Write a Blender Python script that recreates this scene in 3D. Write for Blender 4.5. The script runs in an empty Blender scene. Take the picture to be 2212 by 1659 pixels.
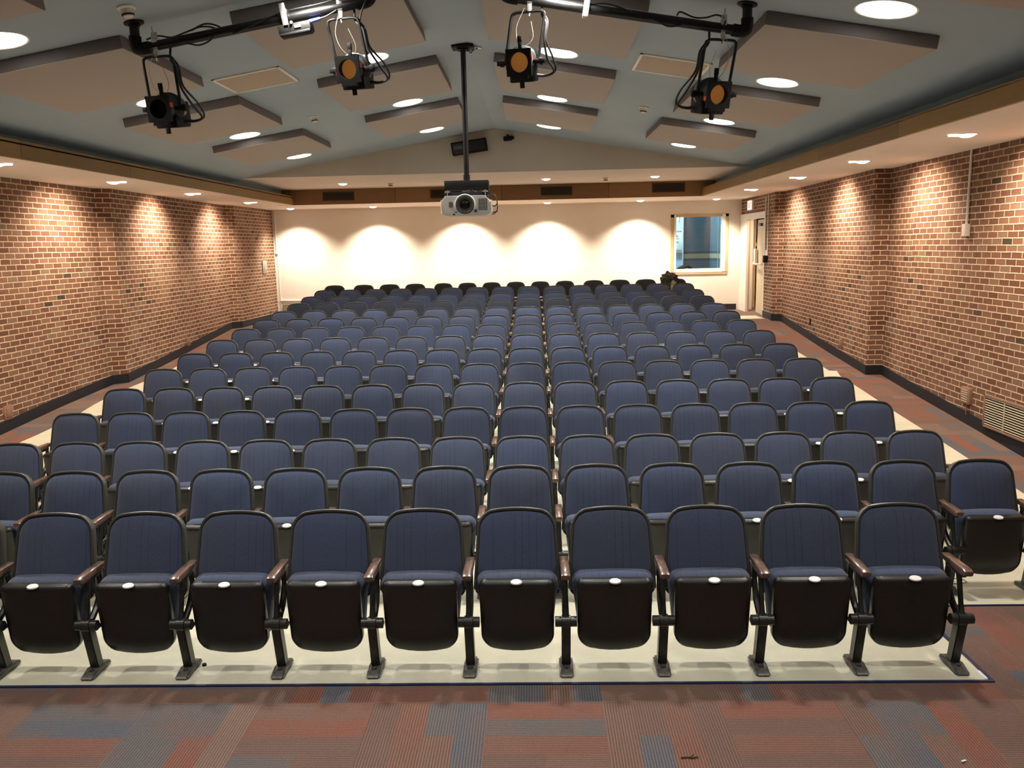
import bpy, bmesh, math, random
from mathutils import Vector, Matrix, Euler
random.seed(7)
D=bpy.data; C=bpy.context.scene.collection; R=math.radians; PI=math.pi
sc=bpy.context.scene

# ------------------------------------------------------------------ camera, world, exposure
# the room is laid out in metres from the lens; ZO lifts everything so the front floor lies near z = 0
ZO=2.445
FPX=1784.87; PITCH=R(9.4545); YAW=R(1.69184); ROLL=R(-1.21833)
cy,sy,cp,sp=math.cos(YAW),math.sin(YAW),math.cos(PITCH),math.sin(PITCH)
fwd=Vector((-sy*cp,cy*cp,-sp)); rt=Vector((cy,sy,0)); up=rt.cross(fwd)
r_=rt*math.cos(ROLL)+up*math.sin(ROLL); u_=-rt*math.sin(ROLL)+up*math.cos(ROLL)
cd=D.cameras.new('camera'); cam=D.objects.new('camera',cd); C.objects.link(cam)
cd.sensor_width=36; cd.lens=36*FPX/2212; cd.clip_start=.05; cd.clip_end=100
m=Matrix.Identity(4)
for i in range(3): m[i][0]=r_[i]; m[i][1]=u_[i]; m[i][2]=-fwd[i]
cam.matrix_world=m
sc.camera=cam
w=D.worlds.new('world'); sc.world=w; w.use_nodes=True
w.node_tree.nodes['Background'].inputs[0].default_value=(.03,.03,.035,1)
w.node_tree.nodes['Background'].inputs[1].default_value=.3
vs=sc.view_settings; vs.view_transform='Standard'; vs.look='None'; vs.gamma=1; vs.use_curve_mapping=False
vs.exposure=0.08
sc.cycles.max_bounces=8; sc.cycles.diffuse_bounces=5; sc.cycles.glossy_bounces=3
sc.cycles.sample_clamp_indirect=6
P_DOWN=41.0      # ceiling downlight, W
P_SIDE=345.0      # wall washers along the brick walls, W
P_REAR=600.0     # wall washers before the rear wall, W
P_SMALL=60.0     # small downlights in the upper rear soffit, W
COL_DOWN=(1,.94,.86); COL_WARM=(1,.775,.575); COL_REAR=(1,.84,.64)

# ------------------------------------------------------------------ measures
YT=[4.76,5.962,7.003,8.002,9.01,10.007,10.984,11.994,13.028,14.059,15.078,16.084,17.069,18.131,19.3]
ZT=[-1.525,-1.589,-1.608,-1.541,-1.466,-1.391,-1.324,-1.253,-1.193,-1.131,-1.075,-1.001,-.928,-.852,-.80]
HC=.92
FP=[(-3.5,-2.445),(4.56,-2.445)]+[(YT[i]-.2,ZT[i]-HC) for i in range(1,14)]+[(18.6,-1.722),(26,-1.722)]
def fl(y):
    for (a,za),(b,zb) in zip(FP,FP[1:]):
        if y<=b: return za+(zb-za)*(max(y,a)-a)/(b-a)
    return FP[-1][1]
ZC=1.04; Z2=1.385; YG=15.98; YF=19.3; YR=21.4
FXL=-5.5; FXR=3.82
RX,RZ,SL=-.70,2.175,.166
def cz(x): return RZ-SL*abs(x-RX)
SLOPE=math.atan(SL)

# ------------------------------------------------------------------ node helpers
class NT:
    def __init__(s,mat): s.m=mat; s.t=mat.node_tree; s.n=s.t.nodes; s.l=s.t.links
    def node(s,typ,**k):
        n=s.n.new(typ)
        for a,b in k.items(): setattr(n,a,b)
        return n
    def inp(s,sock,v):
        if v is None: return
        if hasattr(v,'is_output'): s.l.new(v,sock)
        else: sock.default_value=v
    def math(s,op,a,b=None,c=None,clamp=False):
        n=s.node('ShaderNodeMath',operation=op); n.use_clamp=clamp
        s.inp(n.inputs[0],a); s.inp(n.inputs[1],b)
        if c is not None: s.inp(n.inputs[2],c)
        return n.outputs[0]
    def comb(s,x,y=0,z=0):
        n=s.node('ShaderNodeCombineXYZ'); s.inp(n.inputs[0],x); s.inp(n.inputs[1],y); s.inp(n.inputs[2],z); return n.outputs[0]
    def sep(s,v):
        n=s.node('ShaderNodeSeparateXYZ'); s.l.new(v,n.inputs[0]); return n.outputs
    def white(s,v):
        n=s.node('ShaderNodeTexWhiteNoise',noise_dimensions='3D'); s.l.new(v,n.inputs[0]); return n.outputs[0]
    def noise(s,v,scale,detail=3,rough=.5):
        n=s.node('ShaderNodeTexNoise'); 
        if v is not None: s.l.new(v,n.inputs['Vector'])
        n.inputs['Scale'].default_value=scale; n.inputs['Detail'].default_value=detail; n.inputs['Roughness'].default_value=rough
        return n.outputs[0]
    def ramp(s,f,stops,interp='LINEAR'):
        n=s.node('ShaderNodeValToRGB'); r=n.color_ramp; r.interpolation=interp
        while len(r.elements)<len(stops): r.elements.new(.5)
        for e,(p,c) in zip(r.elements,stops): e.position=p; e.color=(*c,1) if len(c)==3 else c
        s.l.new(f,n.inputs[0]); return n.outputs[0]
    def mix(s,f,a,b,blend='MIX'):
        n=s.node('ShaderNodeMix',data_type='RGBA',blend_type=blend)
        s.inp(n.inputs[0],f); 
        for sk,v in ((n.inputs[6],a),(n.inputs[7],b)):
            if isinstance(v,tuple) and len(v)==3: v=(*v,1)
            s.inp(sk,v)
        return n.outputs[2]
    def bump(s,h,dist=.01,strength=1):
        n=s.node('ShaderNodeBump'); s.l.new(h,n.inputs['Height']); n.inputs['Distance'].default_value=dist; n.inputs['Strength'].default_value=strength
        return n.outputs[0]
def newmat(name,col=(.5,.5,.5),rough=.5,metal=0,spec=.5):
    mt=D.materials.new(name); mt.use_nodes=True; nt=NT(mt); b=nt.n['Principled BSDF']
    b.inputs['Base Color'].default_value=(*col,1); b.inputs['Roughness'].default_value=rough; b.inputs['Metallic'].default_value=metal
    b.inputs['Specular IOR Level'].default_value=spec
    nt.b=b; return mt,nt
def simple(name,col,rough=.5,metal=0,var=.12,scale=30,bump=0,spec=.5):
    mt,nt=newmat(name,col,rough,metal,spec)
    tc=nt.node('ShaderNodeTexCoord').outputs['Object']
    f=nt.noise(tc,scale,3)
    lo=tuple(c*(1-var) for c in col); hi=tuple(min(1,c*(1+var)) for c in col)
    nt.l.new(nt.ramp(f,[(.3,lo),(.7,hi)]),nt.b.inputs['Base Color'])
    if bump: nt.l.new(nt.bump(f,bump),nt.b.inputs['Normal'])
    return mt
def emis(name,col,st):
    mt,nt=newmat(name,col,.4); nt.b.inputs['Emission Color'].default_value=(*col,1); nt.b.inputs['Emission Strength'].default_value=st
    return mt

# ---- brick
def brick_mat():
    mt,nt=newmat('brick',rough=.85,spec=.25)
    uv=nt.node('ShaderNodeUVMap').outputs[0]; o=nt.sep(uv); u,v=o[0],o[1]
    H,W_,J=.0768,.214,.0135
    n=nt.node('ShaderNodeTexNoise'); nt.l.new(uv,n.inputs['Vector']); n.inputs['Scale'].default_value=14; n.inputs['Detail'].default_value=2
    wob=nt.math('MULTIPLY',nt.math('SUBTRACT',n.outputs[0],.5),.010)
    v2=nt.math('ADD',nt.math('DIVIDE',nt.math('ADD',v,wob),H),200.35)
    row=nt.math('FLOOR',v2); fv=nt.math('FRACT',v2)
    off=nt.math('MULTIPLY',nt.math('MODULO',row,2.0),.5)
    u2=nt.math('ADD',nt.math('ADD',nt.math('DIVIDE',nt.math('ADD',u,wob),W_),off),200.0)
    col=nt.math('FLOOR',u2); fu=nt.math('FRACT',u2)
    du=nt.math('MULTIPLY',nt.math('MINIMUM',fu,nt.math('SUBTRACT',1.0,fu)),W_)
    dv=nt.math('MULTIPLY',nt.math('MINIMUM',fv,nt.math('SUBTRACT',1.0,fv)),H)
    d=nt.math('MINIMUM',du,dv)
    mr=nt.node('ShaderNodeMapRange'); mr.interpolation_type='SMOOTHSTEP'
    nt.l.new(d,mr.inputs[0]); mr.inputs[1].default_value=J/2-.003; mr.inputs[2].default_value=J/2+.0035
    mask=mr.outputs[0]
    rnd=nt.white(nt.comb(col,row,3.0))
    bc=nt.ramp(rnd,[(0,(.045,.036,.028)),(.007,(.05,.04,.03)),(.012,(.115,.056,.036)),(.3,(.140,.069,.043)),(.6,(.172,.088,.056)),(.85,(.195,.112,.073)),(1,(.180,.122,.085))])
    big=nt.noise(uv,1.1,3); fine=nt.noise(uv,70,4,.7)
    bc=nt.mix(.55,bc,nt.ramp(fine,[(.25,(.55,.55,.55)),(.75,(1.75,1.65,1.6))]),'MULTIPLY')
    efflo=nt.ramp(big,[(.52,(0,0,0)),(.7,(1,1,1))])
    bc=nt.mix(nt.math('MULTIPLY',efflo,.35),bc,(.34,.22,.15))
    mc=nt.ramp(nt.noise(uv,35,3),[(.3,(.52,.37,.27)),(.7,(.72,.55,.42))])
    colr=nt.mix(mask,mc,bc)
    nt.l.new(colr,nt.b.inputs['Base Color'])
    h=nt.math('ADD',mask,nt.math('MULTIPLY',fine,.35))
    nt.l.new(nt.bump(h,.007,.9),nt.b.inputs['Normal'])
    return mt
# ---- carpet
def carpet_mat():
    mt,nt=newmat('carpet',rough=.95,spec=.1)
    tc=nt.node('ShaderNodeTexCoord').outputs['Object']; o=nt.sep(tc)
    T=.62
    x=nt.math('ADD',o[0],20.13); y=nt.math('ADD',o[1],20.04)
    tx=nt.math('FLOOR',nt.math('DIVIDE',x,T)); ty=nt.math('FLOOR',nt.math('DIVIDE',y,T))
    par=nt.math('MODULO',nt.math('ADD',tx,ty),2.0)
    mx=nt.node('ShaderNodeMix',data_type='FLOAT'); nt.l.new(par,mx.inputs[0]); nt.l.new(x,mx.inputs[2]); nt.l.new(y,mx.inputs[3]); u=mx.outputs[0]
    my=nt.node('ShaderNodeMix',data_type='FLOAT'); nt.l.new(par,my.inputs[0]); nt.l.new(y,my.inputs[2]); nt.l.new(x,my.inputs[3]); v=my.outputs[0]
    wn=nt.math('MULTIPLY',nt.math('SUBTRACT',nt.noise(tc,9,2),.5),.05)
    vb=nt.math('DIVIDE',nt.math('ADD',v,nt.math('MULTIPLY',wn,.25)),T/4)
    band=nt.math('FLOOR',vb)
    bh=nt.white(nt.comb(band,nt.math('ADD',nt.math('MULTIPLY',tx,3.0),ty),par))
    ua=nt.math('ADD',nt.math('DIVIDE',nt.math('ADD',u,wn),T/1.0),nt.math('MULTIPLY',nt.math('GREATER_THAN',bh,.7),.5))
    cell=nt.math('FLOOR',ua)
    r1=nt.white(nt.comb(band,cell,nt.math('ADD',par,4.0)))
    base=nt.ramp(r1,[(0,(.155,.098,.080)),(.24,(.175,.108,.085)),(.38,(.188,.130,.105)),(.50,(.188,.098,.075)),(.64,(.210,.092,.068)),(.76,(.125,.115,.115)),(.90,(.108,.112,.126))],'CONSTANT')
    soft=nt.noise(tc,3.2,2)
    base=nt.mix(nt.math('MULTIPLY',nt.math('SUBTRACT',soft,.38,None,True),1.6,None,True),base,(.170,.110,.090))
    rib=nt.math('SINE',nt.math('MULTIPLY',v,2*PI/.0145))
    fine=nt.noise(tc,260,2,.8)
    k=nt.math('ADD',nt.math('ADD',nt.math('MULTIPLY',rib,.28),1.0),nt.math('MULTIPLY',nt.math('SUBTRACT',fine,.5),1.5))
    n=nt.node('ShaderNodeVectorMath',operation='SCALE'); nt.l.new(base,n.inputs[0]); nt.l.new(k,n.inputs['Scale'])
    nt.l.new(n.outputs[0],nt.b.inputs['Base Color'])
    nt.l.new(nt.bump(nt.math('ADD',rib,fine),.002,.5),nt.b.inputs['Normal'])
    return mt
def concrete_mat():
    mt,nt=newmat('sealed_concrete',rough=.42,spec=.4)
    tc=nt.node('ShaderNodeTexCoord').outputs['Object']
    f=nt.noise(tc,160,3,.8); g=nt.noise(tc,4,3)
    c=nt.ramp(f,[(.3,(.56,.54,.41)),(.7,(.71,.69,.545))])
    c=nt.mix(.5,c,nt.ramp(g,[(.35,(.85,.85,.85)),(.65,(1.08,1.08,1.05))]),'MULTIPLY')
    nt.l.new(c,nt.b.inputs['Base Color']); return mt
def fabric_mat(name,c0,c1,line=.62):
    mt,nt=newmat(name,rough=.92,spec=.15)
    tcn=nt.node('ShaderNodeTexCoord'); tc=tcn.outputs['Object']; o=nt.sep(tc)
    oi=nt.node('ShaderNodeObjectInfo').outputs['Random']
    weave=nt.noise(tc,420,2,.8)
    mp=nt.node('ShaderNodeMapping'); nt.l.new(tc,mp.inputs[0]); mp.inputs['Scale'].default_value=(40,900,900)
    n2=nt.noise(mp.outputs[0],1.0,2)
    f=nt.math('ADD',nt.math('MULTIPLY',weave,.5),nt.math('MULTIPLY',n2,.5))
    c=nt.ramp(f,[(.35,c0),(.65,c1)])
    st=nt.math('ADD',nt.math('DIVIDE',o[0],.043),nt.math('ADD',nt.math('MULTIPLY',oi,7.0),40.0))
    fr=nt.math('FRACT',st); hh=nt.white(nt.comb(nt.math('FLOOR',st),nt.math('MULTIPLY',oi,91.0),1.0))
    on=nt.math('MULTIPLY',nt.math('LESS_THAN',nt.math('ABSOLUTE',nt.math('SUBTRACT',fr,.5)),.035),nt.math('GREATER_THAN',hh,.42))
    c=nt.mix(nt.math('MULTIPLY',on,line),c,tuple(q*.45 for q in c0))
    hv=nt.node('ShaderNodeHueSaturation'); nt.l.new(c,hv.inputs['Color'])
    nt.l.new(nt.math('ADD',nt.math('MULTIPLY',oi,.22),.89),hv.inputs['Value']); nt.l.new(nt.math('ADD',nt.math('MULTIPLY',oi,.15),.9),hv.inputs['Saturation'])
    nt.l.new(hv.outputs[0],nt.b.inputs['Base Color'])
    nt.b.inputs['Sheen Weight'].default_value=.25; nt.b.inputs['Sheen Roughness'].default_value=.6
    nt.l.new(nt.bump(f,.0012,.6),nt.b.inputs['Normal'])
    return mt
def wood_mat(name,c0,c1,axis=(1,12,12),rough=.35,joint=None):
    mt,nt=newmat(name,rough=rough,spec=.4)
    tc=nt.node('ShaderNodeTexCoord').outputs['Object']
    mp=nt.node('ShaderNodeMapping'); nt.l.new(tc,mp.inputs[0]); mp.inputs['Scale'].default_value=axis
    f=nt.noise(mp.outputs[0],4,4,.6); c=nt.ramp(f,[(.3,c0),(.7,c1)])
    if joint is not None:
        o=nt.sep(tc); q=nt.math('DIVIDE',nt.math('ADD',o[joint],30.0),2.44)
        h=nt.white(nt.comb(nt.math('FLOOR',q),2.0,1.0))
        c=nt.mix(1.0,c,nt.ramp(h,[(0,(.82,.80,.78)),(1,(1.12,1.12,1.1))]),'MULTIPLY')
        ed=nt.math('LESS_THAN',nt.math('FRACT',q),.0035)
        c=nt.mix(ed,c,(.04,.025,.015))
    nt.l.new(c,nt.b.inputs['Base Color']); return mt
def panel_fabric():
    mt,nt=newmat('panel_fabric',rough=.95,spec=.1)
    tc=nt.node('ShaderNodeTexCoord').outputs['Object']
    f=nt.noise(tc,180,3,.8); g=nt.noise(tc,1.3,2)
    c=nt.ramp(f,[(.3,(.42,.37,.345)),(.7,(.48,.42,.39))])
    nt.l.new(c,nt.b.inputs['Base Color']); nt.l.new(nt.bump(f,.002,.4),nt.b.inputs['Normal']); return mt
def booth_mat():
    mt,nt=newmat('painted_block',rough=.6,spec=.3)
    uv=nt.node('ShaderNodeUVMap').outputs[0]; o=nt.sep(uv); u,v=o[0],o[1]
    q=nt.math('ADD',nt.math('DIVIDE',v,.21),40.0); row=nt.math('FLOOR',q); fv=nt.math('FRACT',q)
    uu=nt.math('ADD',nt.math('ADD',nt.math('DIVIDE',u,.42),40.0),nt.math('MULTIPLY',nt.math('MODULO',row,2.0),.5)); fu=nt.math('FRACT',uu)
    j=nt.math('MAXIMUM',nt.math('LESS_THAN',fv,.05),nt.math('LESS_THAN',fu,.03))
    c=nt.ramp(nt.noise(uv,60,2),[(.3,(.105,.17,.205)),(.7,(.125,.20,.235))])
    def band(a,b): return nt.math('MULTIPLY',nt.math('GREATER_THAN',v,a),nt.math('LESS_THAN',v,b))
    c=nt.mix(band(-.50,-.25),c,(.055,.10,.145)); c=nt.mix(band(-.44,-.31),c,(.46,.42,.26))
    c=nt.mix(nt.math('MULTIPLY',j,.28),c,(.22,.30,.34))
    nt.l.new(c,nt.b.inputs['Base Color']); return mt

M_BRICK=brick_mat(); M_CARPET=carpet_mat(); M_CONC=concrete_mat()
M_NAVY=fabric_mat('navy_fabric',(.028,.040,.082),(.068,.088,.152))
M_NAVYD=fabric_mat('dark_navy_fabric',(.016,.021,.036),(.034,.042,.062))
M_CHAR=fabric_mat('charcoal_vinyl',(.012,.013,.014),(.024,.026,.029),.2)
M_PLAST=simple('black_plastic',(.021,.021,.019),.33,0,.25,120)
M_SHELL=simple('dark_grey_plastic',(.060,.061,.053),.38,0,.2,90)
M_STEEL=simple('charcoal_steel',(.042,.042,.038),.32,.3,.2,60)
M_FOOT=simple('worn_steel',(.105,.100,.090),.4,.3,.35,45)
M_ARM=wood_mat('armrest_wood',(.095,.053,.038),(.185,.108,.078),(30,5,30),.24)
M_ARM.node_tree.nodes['Principled BSDF'].inputs['Coat Weight'].default_value=.8; M_ARM.node_tree.nodes['Principled BSDF'].inputs['Coat Roughness'].default_value=.25
M_PLATE=simple('white_plate',(.85,.85,.82),.25,0,.03)
M_WHITE=simple('white_wall_paint',(.78,.73,.68),.6,0,.02,3)
M_SOFF=simple('white_soffit_paint',(.85,.75,.69),.75,0,.02,3)
M_GABLE=simple('beige_paint',(.58,.535,.465),.8,0,.02,3)
M_BLUE=simple('slate_blue_paint',(.355,.425,.50),.8,0,.02,3)
M_TEAL=simple('deep_blue_paint',(.22,.34,.40),.8,0,.04,3)
M_PANEL=panel_fabric()
M_EDGE=simple('panel_edge_fabric',(.19,.170,.168),.95,0,.08,80)
M_OAK=wood_mat('oak_trim',(.225,.130,.037),(.285,.170,.052),(6,1,20),.45,1)
M_OAKR=wood_mat('brown_veneer',(.26,.150,.072),(.32,.195,.100),(1,6,20),.45,0)
M_BASE=simple('black_vinyl_base',(.009,.010,.016),.7,0,.2,20)
M_NAVYTRIM=simple('navy_vinyl_edge',(.018,.028,.085),.5,0,.1,20)
M_BLACK=simple('matt_black_metal',(.006,.006,.006),.6,0,.3,60,0,.2)
M_PIPE=simple('black_iron_pipe',(.010,.010,.010),.34,.2,.3,40,0,.45)
M_GREYM=simple('grey_cast_metal',(.06,.065,.065),.4,.5,.2,50)
M_SILV=simple('zinc_metal',(.62,.62,.60),.3,.85,.1,50)
M_CABLE=simple('black_cable',(.012,.012,.012),.5,0,.1)
M_WIRE=simple('steel_wire',(.55,.55,.52),.35,.8,.1)
M_GEL=emis('orange_gel',(.85,.34,.07),.16)
M_GLASSD=simple('dark_lens',(.01,.01,.012),.1,0,.1)
M_RED=simple('red_label',(.50,.05,.03),.5,0,.1)
M_CABBLUE=simple('blue_connector',(.05,.10,.60),.35,0,.1)
M_PWHITE=simple('projector_white',(.80,.79,.76),.45,0,.02)
M_PGREY=simple('projector_grey',(.075,.072,.066),.4,0,.05)
M_VDARK=simple('vent_dark',(.010,.009,.008),.7,0,.2)
M_VBROWN=simple('brown_vent_metal',(.055,.038,.024),.5,.2,.1)
M_FRAME=simple('white_metal_frame',(.84,.82,.76),.4,0,.03)
M_ACCESS=simple('beige_access_panel',(.46,.37,.30),.8,0,.04,60)
M_LENS=emis('lit_lens',(1,.97,.92),6.0)
M_LENSW=emis('lit_warm_lens',(1,.93,.82),6.0)
M_PLASTW=simple('white_plastic',(.74,.72,.66),.45,0,.03)
M_CREAM=simple('cream_metal',(.62,.52,.36),.5,0,.05)
M_TAN=wood_mat('light_maple',(.50,.36,.20),(.60,.45,.27),(12,12,1.5),.4)
M_DOORW=wood_mat('brown_door_wood',(.10,.052,.018),(.15,.08,.03),(12,12,1),.4)
M_GREYP=simple('grey_wall_plate',(.30,.29,.27),.4,.3,.05)
M_BRKP=simple('brick_coloured_plate',(.27,.15,.10),.5,0,.15,40)
M_GRILLE=simple('beige_grille_metal',(.60,.54,.40),.4,.3,.1,40)
M_COAT=simple('olive_coat_cloth',(.050,.048,.026),.9,0,.5,9,.01)
M_LINING=simple('tan_coat_lining',(.30,.27,.19),.9,0,.3,12,.01)
M_BOOTH=booth_mat()
M_LBLUE=simple('light_blue_paint',(.42,.60,.68),.5,0,.05,5)
M_PAPER=simple('pale_poster_paper',(.62,.68,.64),.6,0,.03,8)
M_INK=simple('grey_print',(.22,.28,.28),.6,0,.05)
M_CORR=simple('corridor_brown',(.10,.06,.03),.7,0,.1,4)
M_EXITR=emis('exit_red',(.75,.05,.04),.8)
M_EXITW=emis('exit_face',(1,.72,.66),1.2)
gm,gn=newmat('clear_glass',(1,1,1),0.02); 
for n in list(gn.n): 
    if n.type!='OUTPUT_MATERIAL': gn.n.remove(n)
_t=gn.node('ShaderNodeBsdfTransparent'); _t.inputs[0].default_value=(.86,.93,.95,1); _g=gn.node('ShaderNodeBsdfGlossy'); _g.inputs[1].default_value=.02
_m=gn.node('ShaderNodeMixShader'); _m.inputs[0].default_value=.06; gn.l.new(_t.outputs[0],_m.inputs[1]); gn.l.new(_g.outputs[0],_m.inputs[2])
gn.l.new(_m.outputs[0],[n for n in gn.n if n.type=='OUTPUT_MATERIAL'][0].inputs[0]); M_GLASS=gm

# ------------------------------------------------------------------ mesh helpers
def BM(): return bmesh.new()
def box(bm,c,s,rot=None,bev=0,seg=2):
    M_=Matrix.Translation(c)@(rot.to_4x4() if rot is not None else Matrix.Identity(4))@Matrix.Diagonal((s[0],s[1],s[2],1))
    r=bmesh.ops.create_cube(bm,size=1,matrix=M_)
    if bev:
        es={e for v in r['verts'] for e in v.link_edges}
        bmesh.ops.bevel(bm,geom=list(es),offset=bev,segments=seg,affect='EDGES',profile=.5)
def ebox(bm,a,b,bev=0):
    box(bm,[(p+q)/2 for p,q in zip(a,b)],[abs(q-p) for p,q in zip(a,b)],None,bev)
def frame_from(d):
    d=Vector(d).normalized(); a=Vector((0,0,1)) if abs(d.z)<.95 else Vector((0,1,0))
    x=a.cross(d).normalized(); return x,d.cross(x)
def cyl(bm,p0,p1,r0,r1=None,seg=20,cap=True):
    r1=r0 if r1 is None else r1; p0=Vector(p0);p1=Vector(p1); x,y=frame_from(p1-p0)
    A=[bm.verts.new(p0+(x*math.cos(2*PI*i/seg)+y*math.sin(2*PI*i/seg))*r0) for i in range(seg)]
    B=[bm.verts.new(p1+(x*math.cos(2*PI*i/seg)+y*math.sin(2*PI*i/seg))*r1) for i in range(seg)]
    for i in range(seg): bm.faces.new((A[i],A[(i+1)%seg],B[(i+1)%seg],B[i]))
    if cap: bm.faces.new(A[::-1]); bm.faces.new(B)
def smooth_pts(pts,n=6):
    pts=[Vector(p) for p in pts]; out=[]
    P=[pts[0]*2-pts[1]]+pts+[pts[-1]*2-pts[-2]]
    for i in range(1,len(P)-2):
        for k in range(n):
            t=k/n; a,b,c,d=P[i-1],P[i],P[i+1],P[i+2]
            out.append(.5*((2*b)+(-a+c)*t+(2*a-5*b+4*c-d)*t*t+(-a+3*b-3*c+d)*t**3))
    out.append(pts[-1]); return out
def tube(bm,pts,r,seg=8,smooth=0,flat=None):
    if smooth:
        n0=len(pts); pts=smooth_pts(pts,smooth)
        if isinstance(r,(list,tuple)):
            q=[]
            for i in range(len(pts)):
                f=i/smooth; k=min(int(f),n0-2); q.append(r[k]+(r[k+1]-r[k])*(f-k))
            r=q
    pts=[Vector(p) for p in pts]; rings=[]; px=None
    for i,p in enumerate(pts):
        d=(pts[min(i+1,len(pts)-1)]-pts[max(i-1,0)]).normalized()
        if px is None: x,y=frame_from(d)
        else:
            x=(px-d*px.dot(d)); x=x.normalized() if x.length>1e-6 else frame_from(d)[0]; y=d.cross(x)
        px=x; rr=r[i] if isinstance(r,(list,tuple)) else r
        rings.append([bm.verts.new(p+x*rr*math.cos(2*PI*k/seg)+y*rr*math.sin(2*PI*k/seg)) for k in range(seg)])
    for a,b in zip(rings,rings[1:]):
        for k in range(seg): bm.faces.new((a[k],a[(k+1)%seg],b[(k+1)%seg],b[k]))
    bm.faces.new(rings[0][::-1]); bm.faces.new(rings[-1])
def revolve(bm,prof,origin,axis,seg=28):
    o=Vector(origin); d=Vector(axis).normalized(); x,y=frame_from(d); rings=[]
    for r,h in prof:
        if r<1e-5: rings.append([bm.verts.new(o+d*h)])
        else: rings.append([bm.verts.new(o+d*h+(x*math.cos(2*PI*i/seg)+y*math.sin(2*PI*i/seg))*r) for i in range(seg)])
    for a,b in zip(rings,rings[1:]):
        for i in range(seg):
            j=(i+1)%seg
            if len(a)==1 and len(b)==1: continue
            if len(a)==1: bm.faces.new((a[0],b[j],b[i]))
            elif len(b)==1: bm.faces.new((a[i],a[j],b[0]))
            else: bm.faces.new((a[i],a[j],b[j],b[i]))
def prism(bm,poly,f0,f1):
    """closed solid: polygon of 2-D points mapped by f0 and f1 (callables to 3-D)"""
    A=[bm.verts.new(f0(*p)) for p in poly]; B=[bm.verts.new(f1(*p)) for p in poly]; n=len(poly)
    bm.faces.new(A[::-1]); bm.faces.new(B)
    for i in range(n): bm.faces.new((A[i],A[(i+1)%n],B[(i+1)%n],B[i]))
def pillow(bm,outline,fmap,h,p=3.0,rings=(1,.985,.95,.88,.75,.5,.25),back=0.0):
    """bulging pad over a 2-D outline; fmap(s,t,height) -> 3-D; back = depth of the skirt"""
    cx=sum(q[0] for q in outline)/len(outline); cy_=sum(q[1] for q in outline)/len(outline); R_=[]
    n=len(outline)
    R_.append([bm.verts.new(fmap(s,t,-back)) for s,t in outline])
    for r in rings:
        hh=h*(1-r**p)**.6 if r<1 else 0
        R_.append([bm.verts.new(fmap(cx+(s-cx)*r,cy_+(t-cy_)*r,hh)) for s,t in outline])
    c=bm.verts.new(fmap(cx,cy_,h))
    for a,b in zip(R_,R_[1:]):
        for i in range(n): bm.faces.new((a[i],a[(i+1)%n],b[(i+1)%n],b[i]))
    for i in range(n): bm.faces.new((R_[-1][i],R_[-1][(i+1)%n],c))
    bm.faces.new(R_[0][::-1])
def rrect(wt,wb,t0,t1,rt,rb,arch=0,archb=0,n=6):
    """rounded outline: width wt at top, wb at bottom"""
    out=[]
    def corner(cx,cy_,r,a0):
        for k in range(n+1):
            a=a0+PI/2*k/n; out.append((cx+r*math.cos(a),cy_+r*math.sin(a)))
    corner(wt/2-rt,t1-rt,rt,0)
    for k in range(1,5): out.append(((wt/2-rt)*(1-2*k/5),t1))
    corner(-(wt/2-rt),t1-rt,rt,PI/2)
    corner(-(wb/2-rb),t0+rb,rb,PI)
    for k in range(1,5): out.append((-(wb/2-rb)*(1-2*k/5),t0))
    corner(wb/2-rb,t0+rb,rb,1.5*PI)
    res=[]
    for s,t in out:
        f=(t-t0)/(t1-t0); wmax=max(wt,wb)/2
        t+=arch*(1-(s/wmax)**2)*max(0,f-.5)*2; t-=archb*(1-(s/wmax)**2)*max(0,.5-f)*2
        res.append((s,t))
    return res
def obj(name,bm,mat,parent=None,smooth=True,loc=None,angle=35):
    bmesh.ops.recalc_face_normals(bm,faces=bm.faces)
    me=D.meshes.new(name); bm.to_mesh(me); bm.free()
    for mt in (mat if isinstance(mat,(list,tuple)) else [mat]): me.materials.append(mt)
    if smooth:
        for p in me.polygons: p.use_smooth=True
        try: me.set_sharp_from_angle(angle=R(angle))
        except Exception: pass
    o=D.objects.new(name,me); C.objects.link(o)
    if parent: o.parent=parent
    if loc: o.location=loc
    return o
def tag(o,label,cat,group=None,kind=None):
    o['label']=label; o['category']=cat
    if group: o['group']=group
    if kind: o['kind']=kind
    return o
def thing(name,loc,label,cat,rz=0,group=None,rot=None):
    o=D.objects.new(name,None); C.objects.link(o); o.location=loc; o.rotation_euler=rot if rot else (0,0,rz)
    o.empty_display_size=.1
    return tag(o,label,cat,group)
def struct(name,bm,mat,smooth=False,label=None):
    o=obj(name,bm,mat,None,smooth); o['kind']='structure'
    if label: o['label']=label
    return o
def dup(root,loc=None,label=None,group=None,rot=None):
    r=root.copy(); C.objects.link(r)
    if loc is not None: r.location=loc
    if rot is not None: r.rotation_euler=rot
    if label: r['label']=label
    if group: r['group']=group
    for ch in list(root.children):
        c=ch.copy(); C.objects.link(c); c.parent=r
        for g in list(ch.children):
            d=g.copy(); C.objects.link(d); d.parent=c
    return r
ORD=['','leftmost','second','third','fourth','fifth','sixth','seventh','eighth','ninth','tenth','eleventh','twelfth','thirteenth','fourteenth','fifteenth']
ROW=['front','second','third','fourth','fifth','sixth','seventh','eighth','ninth','tenth','eleventh','twelfth','thirteenth','fourteenth','last']

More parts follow.
